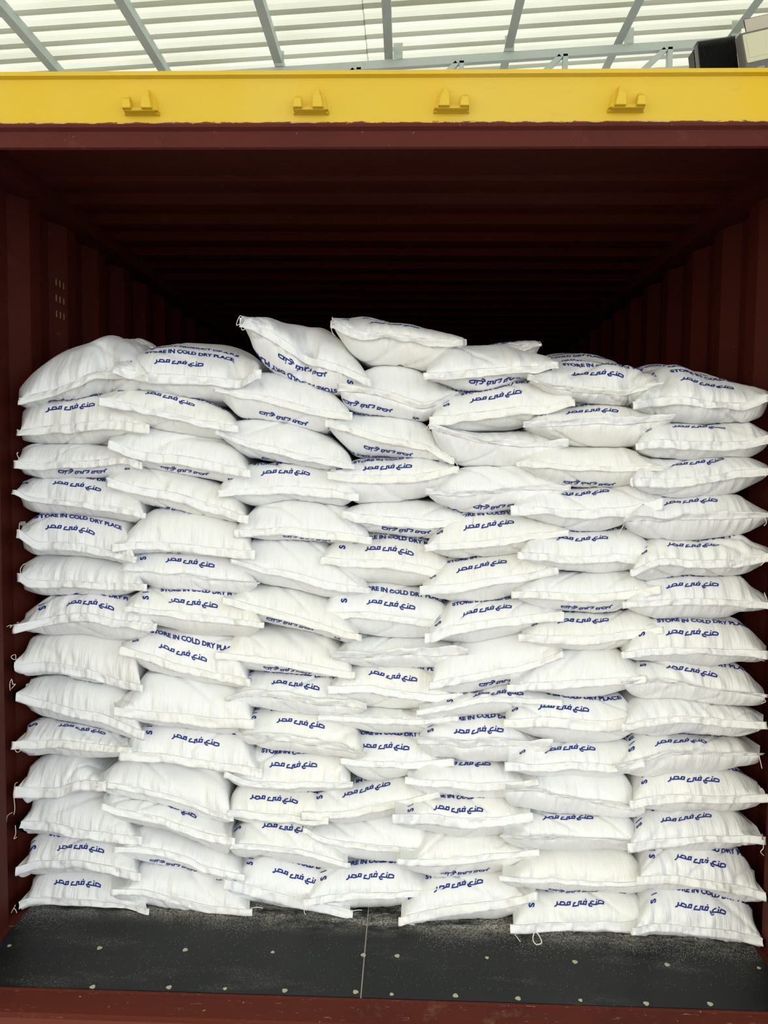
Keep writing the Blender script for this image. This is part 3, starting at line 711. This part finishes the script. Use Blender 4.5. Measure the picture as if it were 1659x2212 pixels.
# --- third stack from the left
S_(3, 1, [(490, 1902), (560, 1920), (620, 1936), (700, 1955), (757, 1968)], [(515, 1870), (540, 1856), (640, 1862), (700, 1880), (740, 1930)], [(510, 1930), (560, 1955), (640, 1963), (720, 1973)], ('u', 640, 1893), rot=-.05, tl=.04, hem=.032)
S_(3, 2, [(500, 1824), (560, 1824), (640, 1832), (700, 1848), (752, 1864)], [(515, 1785), (540, 1776), (680, 1780), (730, 1820)], [(530, 1850), (620, 1860), (720, 1872)], ('u', 617, 1790), hem=.018)
S_(3, 3, [(497, 1752), (560, 1759), (620, 1763), (680, 1768), (705, 1765)], [(505, 1710), (520, 1700), (670, 1706), (695, 1730)], 1777, ('u', 591, 1726), hem=.02)
S_(3, 4, [(490, 1668), (540, 1684), (620, 1690), (700, 1692), (758, 1688)], [(535, 1640), (555, 1616), (650, 1624), (735, 1632), (750, 1660)], [(530, 1695), (700, 1706)], ('u', 633, 1657), rot=-.01, hem=.02, wr=1.4)
S_(3, 5, [(515, 1584), (570, 1595), (640, 1603), (720, 1616), (786, 1628)], [(535, 1550), (550, 1537), (700, 1545), (765, 1570)], [(550, 1605), (620, 1622), (740, 1636)], ('u', 651, 1562), rot=-.02, wr=1.3)
S_(3, 6, [(492, 1514), (540, 1503), (600, 1507), (680, 1518), (787, 1530)], [(520, 1478), (540, 1455), (700, 1458), (760, 1495)], [(520, 1525), (620, 1541), (720, 1545)], ('u', 638, 1479))
S_(3, 7, [(470, 1409), (520, 1416), (600, 1424), (680, 1438), (762, 1450)], [(495, 1385), (525, 1360), (600, 1355), (690, 1365), (745, 1410)], [(500, 1438), (560, 1448), (660, 1456), (740, 1462)], ('d', 622, 1447))
S_(3, 8, [(485, 1292), (540, 1309), (600, 1322), (660, 1338), (720, 1355), (776, 1372)], [(510, 1278), (545, 1263), (640, 1276), (700, 1294), (750, 1330)], [(520, 1325), (560, 1342), (650, 1356), (740, 1384)], ('d', 628, 1348))
S_(3, 9, [(503, 1208), (560, 1225), (640, 1240), (720, 1260), (797, 1272)], [(530, 1180), (550, 1165), (690, 1172), (730, 1205), (770, 1240)], [(520, 1232), (560, 1254), (640, 1274), (700, 1287), (760, 1283)], ('d', 643, 1267))
S_(3, 10, [(512, 1148), (560, 1144), (620, 1142), (700, 1150), (799, 1162)], [(535, 1110), (565, 1086), (640, 1082), (740, 1094), (780, 1130)], [(545, 1160), (600, 1166), (700, 1172)], ('d', 665, 1163))
S_(3, 11, [(475, 1062), (540, 1056), (620, 1054), (700, 1059), (770, 1067)], [(500, 1028), (530, 1008), (560, 1002), (700, 1006), (740, 1022)], [(500, 1076), (545, 1088), (620, 1083), (730, 1091)], ('u', 618, 1019), hem=.027)
S_(3, 12, [(470, 932), (520, 953), (600, 970), (680, 989), (761, 1002)], [(495, 910), (560, 903), (650, 920), (710, 942), (745, 970)], [(500, 960), (540, 988), (640, 1001), (720, 1011)], ('d', 618, 1000))
S_(3, 13, [(467, 838), (540, 850), (620, 867), (690, 887), (756, 894)], [(490, 825), (530, 809), (600, 808), (690, 832), (735, 865)], [(490, 870), (530, 902), (620, 921), (700, 930)], ('d', 613, 903))
S_(3, 14, [(524, 690), (560, 706), (620, 742), (665, 768), (720, 785), (796, 822)], [(545, 691), (600, 690), (680, 703), (740, 738), (775, 780)], [(540, 730), (550, 760), (590, 808), (640, 828), (720, 846), (765, 840)], ('d', 655, 797), dent=(.02, .13, .035), D=.16, wr=1.6, rot=-.10, L=.62)
# --- middle stack
S_(4, 1, [(660, 1942), (740, 1930), (850, 1928), (950, 1920)], [(690, 1880), (720, 1866), (840, 1864), (900, 1880), (935, 1905)], [(700, 1950), (760, 1961), (830, 1960), (900, 1940)], ('u', 800, 1892))
S_(4, 2, [(660, 1788), (700, 1808), (760, 1820), (840, 1828), (945, 1842)], [(700, 1778), (760, 1772), (850, 1755), (900, 1762), (935, 1805)], [(680, 1820), (720, 1842), (780, 1856), (860, 1862), (930, 1862)], ('d', 800, 1862), hem=.02)
S_(4, 3, [(655, 1758), (720, 1755), (800, 1744), (870, 1730), (946, 1708)], [(690, 1715), (720, 1702), (780, 1690), (860, 1680), (900, 1690)], [(690, 1772), (780, 1772), (860, 1752), (920, 1725)], ('u', 792, 1705), rot=.06)
S_(4, 4, [(740, 1640), (820, 1645), (900, 1646), (976, 1640)], [(760, 1600), (775, 1583), (900, 1583), (945, 1615)], [(760, 1665), (800, 1682), (880, 1678), (940, 1660)], ('u', 832, 1612), hem=.02)
S_(4, 5, [(690, 1545), (790, 1552), (900, 1554), (986, 1548)], 1531, [(720, 1560), (800, 1580), (940, 1580)], None, hem=.02)
S_(4, 6, [(713, 1484), (800, 1483), (860, 1493), (940, 1500), (995, 1497)], [(730, 1455), (750, 1440), (930, 1440), (965, 1470)], [(740, 1510), (780, 1526), (920, 1530)], ('u', 849, 1462))
S_(4, 7, [(718, 1416), (800, 1417), (870, 1413), (930, 1413), (1005, 1410)], [(740, 1395), (760, 1377), (900, 1376), (960, 1385)], 1440, None, hem=.03)
S_(4, 8, [(697, 1326), (770, 1323), (840, 1328), (920, 1340), (995, 1358)], [(715, 1285), (735, 1264), (880, 1264), (940, 1285), (975, 1320)], [(740, 1350), (790, 1367), (860, 1375), (940, 1375)], ('u', 843, 1305), hem=.03)
S_(4, 9, [(697, 1204), (750, 1210), (830, 1212), (900, 1224), (988, 1244)], [(715, 1175), (740, 1157), (900, 1158), (950, 1190)], [(730, 1232), (790, 1256), (860, 1261), (940, 1260)], ('u', 840, 1187))
S_(4, 10, [(745, 1106), (800, 1114), (860, 1118), (940, 1126), (1016, 1120)], [(765, 1093), (790, 1086), (850, 1085), (910, 1080), (970, 1090), (1000, 1108)], [(765, 1130), (800, 1150), (870, 1158), (940, 1160)], ('d', 880, 1145), hem=.03)
S_(4, 11, [(712, 1022), (770, 1030), (860, 1030), (900, 1027), (986, 1012)], [(740, 1003), (780, 988), (840, 988), (920, 990), (975, 1003)], [(740, 1060), (780, 1084), (850, 1087), (930, 1070), (970, 1045)], ('u', 838, 1010), rot=.05)
S_(4, 12, [(707, 909), (760, 923), (830, 945), (900, 956), (976, 990)], [(730, 897), (780, 893), (870, 900), (920, 920), (950, 960)], [(730, 945), (770, 980), (830, 987), (900, 990), (960, 1000)], ('d', 840, 975), rot=-.03)
S_(4, 13, [(735, 842), (800, 850), (850, 864), (912, 880), (985, 850)], [(760, 812), (790, 795), (830, 783), (890, 786), (940, 815), (975, 838)], [(750, 880), (790, 895), (850, 902), (920, 904), (960, 890)], ('d', 795, 877), D=.14)
S_(4, 14, [(720, 697), (760, 714), (800, 721), (880, 727), (930, 734), (1002, 738)], [(740, 689), (800, 684), (870, 694), (930, 711), (975, 726)], [(735, 730), (770, 770), (800, 783), (850, 786), (930, 793), (975, 765)], ('u', 850, 701), D=.20, L=.62)
# --- third stack from the right
S_(5, 1, [(866, 1984), (920, 1968), (1000, 1958), (1060, 1950), (1110, 1940), (1155, 1928)], [(875, 1940), (940, 1897), (1000, 1889), (1070, 1882), (1110, 1900)], [(880, 1994), (960, 1992), (1050, 1990), (1120, 1965)], ('u', 990, 1913), rot=.04, tl=.03)
S_(5, 2, [(863, 1858), (920, 1861), (1000, 1855), (1060, 1846), (1160, 1834)], [(900, 1830), (925, 1802), (1070, 1797), (1120, 1815)], [(890, 1876), (950, 1894), (1060, 1888), (1120, 1865)], ('d', 1005, 1885))
S_(5, 3, [(853, 1762), (920, 1760), (1000, 1769), (1080, 1765), (1145, 1758)], [(890, 1735), (930, 1720), (1060, 1716), (1110, 1735)], [(890, 1790), (940, 1800), (1070, 1798), (1120, 1780)], ('u', 990, 1752), rot=.03, tl=.05, hem=.030)
S_(5, 4, [(880, 1682), (960, 1688), (1030, 1694), (1100, 1690), (1157, 1682)], [(900, 1660), (940, 1645), (1060, 1645), (1110, 1660)], 1719, ('u', 1008, 1650), rot=.02)
S_(5, 5, [(905, 1604), (960, 1604), (1010, 1612), (1060, 1608), (1187, 1610)], [(925, 1568), (960, 1548), (1080, 1545), (1140, 1580)], [(940, 1635), (1000, 1648), (1090, 1645), (1150, 1625)], ('u', 1032, 1578), rot=.03, wr=1.4)
S_(5, 6, [(905, 1538), (960, 1524), (1030, 1512), (1090, 1506), (1210, 1512)], [(960, 1512), (1000, 1498), (1090, 1480), (1150, 1490)], [(940, 1550), (1040, 1548), (1110, 1535), (1170, 1520)], ('u', 1075, 1496), hem=.02)
S_(5, 7, [(932, 1476), (1000, 1464), (1070, 1448), (1140, 1434), (1213, 1407)], [(945, 1425), (990, 1392), (1060, 1375), (1120, 1362), (1180, 1378)], [(960, 1490), (1040, 1492), (1110, 1475), (1180, 1440)], ('d', 1088, 1471), rot=.10)
S_(5, 8, [(923, 1370), (1000, 1352), (1080, 1340), (1140, 1331), (1212, 1324)], [(945, 1335), (980, 1302), (1060, 1297), (1110, 1290), (1180, 1305)], [(950, 1382), (1030, 1386), (1120, 1368), (1180, 1345)], ('u', 1052, 1317), rot=.06)
S_(5, 9, [(912, 1268), (980, 1264), (1050, 1254), (1130, 1241), (1201, 1228)], [(940, 1235), (970, 1208), (1060, 1200), (1130, 1190), (1180, 1210)], [(940, 1288), (1000, 1299), (1080, 1295), (1150, 1270)], ('u', 1038, 1222), rot=.05)
S_(5, 10, [(922, 1178), (1000, 1173), (1080, 1164), (1150, 1154), (1223, 1144)], [(945, 1145), (970, 1122), (1010, 1108), (1110, 1106), (1180, 1125)], [(945, 1192), (1010, 1206), (1100, 1198), (1180, 1172)], ('u', 1056, 1133), rot=.05)
S_(5, 11, [(925, 1066), (980, 1069), (1050, 1065), (1120, 1060), (1226, 1057)], [(950, 1045), (985, 1015), (1020, 1008), (1130, 1004), (1195, 1035)], [(950, 1088), (1000, 1106), (1060, 1108), (1140, 1100), (1190, 1080)], ('d', 1077, 1094), rot=.03)
S_(5, 12, [(932, 926), (990, 944), (1050, 958), (1130, 963), (1222, 962)], [(950, 922), (1000, 930), (1150, 932), (1200, 948)], [(950, 965), (1000, 1002), (1060, 1009), (1140, 1003), (1190, 985)], ('u', 1087, 928))
S_(5, 13, [(933, 905), (1000, 897), (1060, 886), (1110, 880), (1160, 880), (1236, 862)], [(955, 870), (985, 848), (1070, 836), (1150, 822), (1200, 840)], [(960, 922), (1010, 931), (1100, 926), (1190, 895)], ('u', 1070, 858), rot=.04)
S_(5, 14, [(920, 809), (980, 806), (1050, 797), (1100, 794), (1150, 795), (1200, 786)], [(932, 785), (960, 756), (1000, 745), (1090, 741), (1150, 760), (1185, 775)], [(945, 824), (990, 843), (1060, 839), (1130, 822), (1175, 805)], ('d', 1070, 825), D=.15, wr=1.5, rot=.10, L=.6)
S_(5, 15, [(1040, 765), (1090, 760), (1164, 745)], [(1060, 742), (1100, 736), (1135, 734), (1150, 736)], 790, ('u', 1085, 742), Y=.66, L=.45, hem=.02, D=.1)
# --- second stack from the right
S_(6, 1, [(1107, 1996), (1180, 1996), (1270, 1995), (1340, 1996), (1405, 1988)], [(1115, 1955), (1140, 1932), (1300, 1924), (1370, 1935), (1395, 1965)], [(1120, 2019), (1380, 2012)], ('u', 1251, 1950), rot=.02, tl=.02, hem=.028)
S_(6, 2, [(1083, 1892), (1160, 1896), (1260, 1902), (1340, 1905), (1400, 1900)], [(1110, 1865), (1165, 1838), (1340, 1838), (1385, 1870)], [(1110, 1908), (1200, 1926), (1300, 1928), (1380, 1920)], ('d', 1237, 1926), hem=.016)
S_(6, 3, [(1085, 1804), (1150, 1811), (1230, 1810), (1300, 1811), (1386, 1818)], [(1110, 1780), (1145, 1760), (1350, 1760), (1375, 1790)], [(1120, 1825), (1230, 1840), (1350, 1838)], ('u', 1226, 1768))
S_(6, 4, [(1090, 1711), (1150, 1708), (1210, 1718), (1290, 1733), (1386, 1753)], [(1105, 1690), (1140, 1675), (1340, 1670), (1368, 1705)], [(1110, 1738), (1200, 1756), (1300, 1763), (1360, 1763)], ('d', 1222, 1755), hem=.018)
S_(6, 5, [(1095, 1648), (1160, 1652), (1240, 1648), (1320, 1652), (1386, 1640)], [(1120, 1620), (1150, 1602), (1340, 1600), (1370, 1615)], [(1130, 1668), (1250, 1674), (1350, 1668)], ('u', 1230, 1616), rot=.02)
S_(6, 6, [(1092, 1556), (1160, 1552), (1230, 1557), (1310, 1560), (1375, 1550)], [(1105, 1525), (1130, 1508), (1340, 1506), (1362, 1530)], [(1120, 1575), (1190, 1598), (1300, 1603), (1355, 1588)], ('u', 1219, 1529))
S_(6, 7, [(1100, 1478), (1160, 1474), (1230, 1472), (1320, 1468), (1390, 1461)], [(1125, 1458), (1170, 1418), (1210, 1403), (1320, 1402), (1365, 1425)], [(1130, 1488), (1200, 1502), (1300, 1508), (1365, 1485)], ('d', 1257, 1499))
S_(6, 8, [(1125, 1370), (1200, 1376), (1280, 1374), (1350, 1367), (1427, 1358)], [(1145, 1348), (1190, 1322), (1370, 1318), (1405, 1335)], [(1160, 1392), (1220, 1404), (1300, 1406), (1370, 1390)], ('u', 1260, 1341), rot=.04)
S_(6, 9, [(1110, 1280), (1180, 1281), (1260, 1284), (1340, 1280), (1422, 1268)], [(1140, 1255), (1180, 1237), (1350, 1234), (1395, 1252)], [(1140, 1302), (1200, 1320), (1300, 1323), (1380, 1300)], ('d', 1268, 1313), hem=.022)
S_(6, 10, [(1123, 1196), (1200, 1200), (1280, 1203), (1340, 1200), (1427, 1200)], [(1145, 1160), (1190, 1145), (1350, 1143), (1400, 1172)], [(1150, 1214), (1210, 1233), (1300, 1237), (1385, 1225)], ('u', 1260, 1165))
S_(6, 11, [(1108, 1096), (1180, 1099), (1250, 1104), (1330, 1100), (1428, 1078)], [(1140, 1070), (1180, 1054), (1350, 1050), (1400, 1064)], [(1150, 1120), (1230, 1143), (1310, 1145), (1380, 1115)], ('u', 1258, 1067), rot=.02)
S_(6, 12, [(1120, 1000), (1200, 1002), (1280, 1007), (1350, 1010), (1425, 1010)], [(1150, 978), (1190, 966), (1340, 963), (1390, 985)], [(1150, 1022), (1200, 1048), (1300, 1054), (1370, 1048)], ('d', 1275, 1044), rot=.03, hem=.018)
S_(6, 13, [(1135, 920), (1200, 918), (1280, 912), (1360, 916), (1452, 903)], [(1165, 893), (1210, 878), (1350, 872), (1410, 888)], [(1160, 937), (1220, 959), (1290, 966), (1370, 962), (1420, 932)], ('u', 1277, 887), rot=.03)
S_(6, 14, [(1144, 822), (1200, 838), (1250, 844), (1350, 851), (1425, 834)], [(1160, 800), (1185, 785), (1240, 770), (1310, 768), (1370, 783), (1400, 800)], [(1160, 835), (1220, 861), (1290, 873), (1370, 873), (1410, 852)], ('u', 1290, 808), dent=(.55, .12, .02), D=.22, wr=1.3, rot=-.02)
S_(6, 15, [(1160, 795), (1230, 790), (1330, 792)], [(1185, 768), (1220, 762), (1280, 763), (1310, 772)], 800, ('u', 1200, 795), Y=.68, hem=0, D=.22, L=.5)
# --- rightmost stack
S_(7, 1, [(1368, 2002), (1430, 1996), (1500, 2002), (1580, 2014), (1668, 2030)], [(1382, 1950), (1400, 1926), (1480, 1912), (1590, 1932), (1630, 1975)], [(1380, 2010), (1450, 2022), (1540, 2032), (1650, 2044)], ('u', 1513, 1962), rot=-.05, wr=1.3, hem=.024)
S_(7, 2, [(1380, 1898), (1450, 1893), (1520, 1900), (1590, 1914), (1662, 1932)], [(1390, 1850), (1410, 1834), (1590, 1836), (1625, 1880)], [(1400, 1916), (1500, 1922), (1600, 1945)], ('u', 1515, 1861), rot=-.03, wr=1.3)
S_(7, 3, [(1360, 1822), (1430, 1812), (1520, 1807), (1600, 1804), (1648, 1808)], [(1372, 1775), (1395, 1754), (1580, 1752), (1620, 1780)], [(1390, 1830), (1480, 1834), (1570, 1832), (1625, 1822)], ('u', 1480, 1767), rot=.03, hem=.022)
S_(7, 4, [(1365, 1730), (1420, 1721), (1500, 1718), (1580, 1722), (1656, 1718)], [(1375, 1690), (1395, 1668), (1580, 1664), (1625, 1685)], [(1390, 1745), (1470, 1752), (1590, 1754), (1630, 1740)], ('u', 1498, 1683), rot=.01)
S_(7, 5, [(1335, 1656), (1400, 1640), (1500, 1628), (1560, 1630), (1642, 1630)], [(1355, 1610), (1375, 1590), (1480, 1590), (1590, 1592), (1620, 1612)], [(1370, 1672), (1430, 1678), (1540, 1667), (1620, 1650)], ('u', 1471, 1601), rot=.04, hem=.02)
S_(7, 6, [(1348, 1566), (1430, 1551), (1500, 1550), (1600, 1558), (1648, 1560)], [(1355, 1525), (1375, 1512), (1540, 1519), (1610, 1530)], [(1370, 1580), (1430, 1592), (1580, 1590)], ('d', 1500, 1586), rot=.03)
S_(7, 7, [(1348, 1476), (1430, 1474), (1500, 1482), (1580, 1494), (1652, 1506)], [(1360, 1445), (1380, 1433), (1595, 1435), (1630, 1470)], [(1370, 1502), (1430, 1512), (1540, 1522), (1620, 1522)], ('u', 1495, 1447), rot=-.06)
S_(7, 8, [(1347, 1410), (1430, 1402), (1500, 1401), (1600, 1405), (1652, 1408)], [(1365, 1370), (1400, 1342), (1500, 1338), (1595, 1344), (1635, 1378)], [(1380, 1426), (1530, 1434), (1630, 1428)], ('u', 1494, 1367))
S_(7, 9, [(1350, 1304), (1410, 1298), (1500, 1292), (1590, 1298), (1661, 1303)], [(1375, 1268), (1410, 1248), (1500, 1240), (1590, 1244), (1625, 1270)], [(1375, 1322), (1440, 1338), (1540, 1339), (1610, 1325)], ('u', 1495, 1262), rot=.02, hem=.018)
S_(7, 10, [(1366, 1232), (1430, 1206), (1500, 1212), (1560, 1212), (1661, 1196)], [(1375, 1195), (1400, 1168), (1480, 1160), (1590, 1152), (1625, 1172)], [(1380, 1250), (1420, 1253), (1500, 1242), (1600, 1238)], ('u', 1496, 1179), rot=.05, wr=1.4)
S_(7, 11, [(1350, 1126), (1410, 1126), (1500, 1119), (1580, 1119), (1658, 1114)], [(1365, 1100), (1400, 1075), (1500, 1068), (1590, 1072), (1630, 1092)], [(1370, 1148), (1420, 1166), (1500, 1166), (1590, 1153)], ('u', 1493, 1083), rot=.02)
S_(7, 12, [(1365, 1036), (1430, 1038), (1520, 1030), (1590, 1018), (1656, 1014)], [(1385, 1000), (1420, 992), (1610, 990), (1640, 1000)], [(1390, 1058), (1450, 1070), (1580, 1069), (1630, 1045)], ('u', 1504, 1000), rot=.04)
S_(7, 13, [(1378, 958), (1430, 950), (1500, 956), (1590, 958), (1658, 944)], [(1395, 930), (1430, 914), (1610, 912), (1640, 928)], [(1390, 978), (1430, 990), (1600, 990), (1640, 975)], ('u', 1511, 922))
S_(7, 14, [(1372, 868), (1420, 862), (1470, 858), (1530, 868), (1600, 872), (1655, 856)], [(1395, 835), (1430, 802), (1480, 789), (1550, 798), (1610, 822), (1645, 842)], [(1390, 890), (1440, 908), (1500, 914), (1580, 913), (1640, 900)], ('u', 1525, 831), dent=(-.62, .15, .04), D=.22, wr=1.7, rot=-.06)
S_(7, 15, [(1370, 815), (1430, 812), (1500, 815)], [(1390, 793), (1430, 788), (1480, 795)], 840, ('u', 1400, 818), Y=.62, hem=0, D=.2, L=.5)

NR = {c: max(a[1] for a, k in SACKS if a[0] == c and a[1] < 15) for c in STK}
GAR = {}
special = {(1, 14): 'plump bulging white sack on top of leftmost stack, print upside down',
           (2, 14): 'plump white sack with three printed lines topping the second stack from left',
           (3, 14): 'steeply tilted white sack with upside down print topping third stack from left',
           (4, 14): 'highest white sack in the middle stack, standing proud of its neighbours',
           (5, 14): 'creased white sack with upside down print topping third stack from right',
           (6, 14): 'plump white sack with printed lines topping the second stack from right',
           (7, 14): 'crumpled white sack with three printed lines topping rightmost stack',
           (1, 15): 'white sack half hidden behind the top sack of leftmost stack',
           (5, 15): 'white sack corner poking up behind top of third stack from right',
           (6, 15): 'white sack lying behind the top sack of second stack from right',
           (7, 15): 'white sack lying behind the top sack of rightmost stack'}
for a, k in SACKS:
    col, row = a[0], a[1]
    if (col, row) in special: lb = special[(col, row)]
    else:
        t = a[5]; look = 'plain white sack, no print showing' if t is None else ('white sack with upright blue print' if t[0] == 'u' else 'white sack with blue print upside down')
        if row == 1: pos = 'lowest on the floor'
        elif row <= 7: pos = ORD[row-1]+' from floor'
        else: pos = ORD[NR[col]-row]+' from top'
        lb = look+', '+pos+' in '+STK[col]
    GAR[(col, row)] = sack(*a, label=lb, **k)
for r in GAR.values():
    for q in ('_c', '_r', '_t'): del r[q]

# loose sewing threads at the sack corners
def thread(key, pts, Y=None, r=.0011):
    root = GAR[key]; P = [np.array(at(x, y, Y=(Y if Y else Y0[key[0]]-.07)+dz)) for x, y, dz in pts]
    Q = []
    for i in range(len(P)-1):
        for t in np.linspace(0, 1, 5)[:-1]:
            a, b = P[max(i-1, 0)], P[min(i+2, len(P)-1)]
            Q.append(.5*((2*P[i])+(-a+P[i+1])*t+(2*a-5*P[i]+4*P[i+1]-b)*t*t+(-a+3*P[i]-3*P[i+1]+b)*t**3))
    Q.append(P[-1]); V, F = tube(Q, r); V = [v-np.array(root.location) for v in V]
    for v in V: v[2] = max(v[2], .001-root.location.z)
    mesh_obj('loose_thread', V, F, MT, root)
thread((1, 13), [(48, 920, 0), (44, 930, -.004), (37, 928, 0), (39, 935, 0)])
thread((1, 12), [(42, 993, 0), (37, 982, 0), (39, 977, 0), (36, 980, 0)])
thread((1, 10), [(42, 1130, 0), (41, 1145, 0), (39, 1163, 0)])
thread((1, 9), [(46, 1245, 0), (44, 1230, 0), (50, 1220, 0), (56, 1217, 0)])
thread((1, 8), [(38, 1352, 0), (28, 1350, 0), (22, 1356, 0), (24, 1350, 0), (14, 1354, 0)])
thread((1, 7), [(35, 1425, 0), (28, 1424, 0), (24, 1418, 0), (33, 1414, 0), (34, 1424, 0)])
thread((1, 6), [(22, 1492, 0), (21, 1478, 0), (25, 1467, 0), (28, 1478, 0), (33, 1478, 0), (24, 1488, 0)])
thread((1, 5), [(37, 1612, 0), (33, 1620, 0), (38, 1625, 0), (45, 1620, 0), (40, 1614, 0)])
thread((1, 4), [(38, 1690, 0), (32, 1695, 0), (30, 1720, 0), (32, 1745, 0), (30, 1760, 0)])
thread((1, 3), [(14, 1775, 0), (16, 1762, 0), (27, 1755, 0)]); thread((1, 3), [(33, 1783, 0), (34, 1800, 0), (30, 1812, 0), (36, 1808, 0)])
thread((1, 1), [(33, 1955, 0), (28, 1965, 0), (24, 1972, 0)]); thread((1, 1), [(30, 1962, 0), (34, 1966, 0), (36, 1972, 0)])
thread((3, 14), [(530, 692, 0), (520, 682, 0), (514, 690, 0), (511, 703, 0), (519, 700, 0), (523, 713, 0), (531, 708, 0), (533, 698, 0)])
thread((4, 14), [(722, 695, 0), (715, 703, 0), (718, 718, 0), (724, 726, 0)])
thread((4, 14), [(1000, 740, 0), (998, 748, 0), (988, 749, 0)])
thread((5, 15), [(1160, 742, .4), (1166, 738, .4), (1171, 746, .4)])
thread((5, 14), [(1196, 786, 0), (1198, 795, 0), (1203, 790, 0)])
thread((5, 13), [(934, 908, 0), (928, 915, 0), (920, 926, 0), (908, 930, 0)])
thread((4, 12), [(975, 992, 0), (983, 997, 0), (990, 1010, 0)])
thread((7, 11), [(1348, 1132, 0), (1343, 1142, 0), (1334, 1158, 0)]); thread((7, 11), [(1650, 1116, 0), (1656, 1128, 0), (1650, 1136, 0)])
thread((7, 12), [(1652, 1012, 0), (1657, 1022, 0), (1653, 1030, 0)])
thread((7, 13), [(1655, 950, 0), (1650, 956, 0), (1657, 955, 0)])
thread((7, 10), [(1658, 1205, 0), (1650, 1215, 0), (1643, 1222, 0)])
thread((7, 9), [(1657, 1300, 0), (1654, 1288, 0), (1651, 1280, 0)])
thread((7, 8), [(1648, 1418, 0), (1640, 1424, 0), (1652, 1428, 0)])
thread((7, 7), [(1648, 1508, 0), (1654, 1515, 0), (1645, 1520, 0)])
thread((7, 6), [(1645, 1562, 0), (1640, 1575, 0), (1636, 1580, 0)])
thread((7, 5), [(1640, 1634, 0), (1643, 1646, 0), (1646, 1660, 0)])
thread((7, 4), [(1652, 1712, 0), (1646, 1703, 0), (1643, 1708, 0)])
thread((7, 3), [(1648, 1820, 0), (1649, 1832, 0), (1643, 1840, 0), (1650, 1848, 0)])
thread((6, 1), [(1112, 2018, 0), (1118, 2026, 0), (1124, 2034, -.01)], Y=.25)
thread((6, 1), [(1155, 2012, 0), (1151, 2028, 0), (1158, 2040, 0), (1170, 2036, 0), (1164, 2020, 0), (1158, 2014, 0)], Y=.245, r=.0017)
thread((5, 1), [(872, 1992, 0), (885, 1996, 0), (896, 1998, 0)], Y=.27)
thread((7, 1), [(1362, 2008, 0), (1363, 2018, 0)], Y=.23)
thread((2, 1), [(541, 1962, 0), (555, 1960, 0), (568, 1962, 0)], Y=.33); thread((3, 1), [(757, 1970, 0), (770, 1966, 0), (782, 1966, 0)], Y=.34)
thread((3, 1), [(656, 1950, 0), (657, 1968, 0), (660, 1976, 0)], Y=.30)

def liner(key, quad, dz=0.0):
    root = GAR[key]; P = [np.array(at(x, y, Y=Y0[key[0]]-.05+dz)) for x, y in quad]; b = [p+[0, .0012, 0] for p in P]
    V = [p-np.array(root.location) for p in P+b]
    F = [(0, 1, 2, 3), (7, 6, 5, 4)]+[(i, i+4, (i+1) % 4+4, (i+1) % 4) for i in range(4)]
    o = mesh_obj('plastic_liner', V, F, MP, root, smooth=False); o['label'] = 'dark clear plastic liner end'
liner((4, 14), [(717, 684), (722, 688), (722, 702), (716, 702)]); liner((4, 14), [(999, 731), (1005, 732), (1006, 748), (1000, 748)])
liner((3, 14), [(524, 682), (532, 684), (524, 700), (519, 700)]); liner((1, 8), [(36, 1344), (40, 1343), (40, 1355), (36, 1354)])
liner((7, 3), [(1645, 1801), (1648, 1802), (1650, 1815), (1646, 1814)]); liner((1, 10), [(43, 1127), (55, 1126), (55, 1135), (44, 1135)])
liner((5, 15), [(1158, 738), (1166, 741), (1164, 749), (1157, 748)], .4)

# spilled sugar along the foot of the stacks
R = random.Random(5); V = []; F = []
foot = [(30, 1968), (150, 1968), (320, 1972), (430, 1976), (540, 1978), (640, 1976), (760, 1984), (850, 1975), (900, 2000), (1000, 2002), (1090, 2000), (1130, 2030), (1250, 2030), (1370, 2030), (1450, 2036), (1640, 2056)]
for i in range(16000):
    q = R.random(); px = R.uniform(0, 1650)
    py = np.interp(px, [f[0] for f in foot], [f[1] for f in foot])
    dens = .5+.5*math.sin(px*.013+1.1)+(.5 if 900 < px < 1400 else 0)
    if q < .8:
        if R.random() > .2+.7*dens: continue
        py += abs(R.gauss(0, 11+9*dens))-4
    elif q < .9: py = R.uniform(1990, 2140)
    else: continue
    p = at(px, py, Z=0)
    if abs(p[0]) > 1.15 or p[1] < .01: continue
    s = R.uniform(.0003, .0008); b = len(V); a = R.uniform(0, 6.3)
    for k in range(3): V.append((p[0]+s*math.cos(a+k*2.1), p[1]+s*math.sin(a+k*2.1), .0002))
    V.append((p[0], p[1], s*1.2)); F += [(b, b+1, b+3), (b+1, b+2, b+3), (b+2, b, b+3), (b, b+2, b+1)]
sg = mesh_obj('spilled_sugar', V, F, MSug, smooth=False); sg['kind'] = 'stuff'
thing(sg, 'white sugar grains spilled on black floor at foot of sacks', 'sugar')
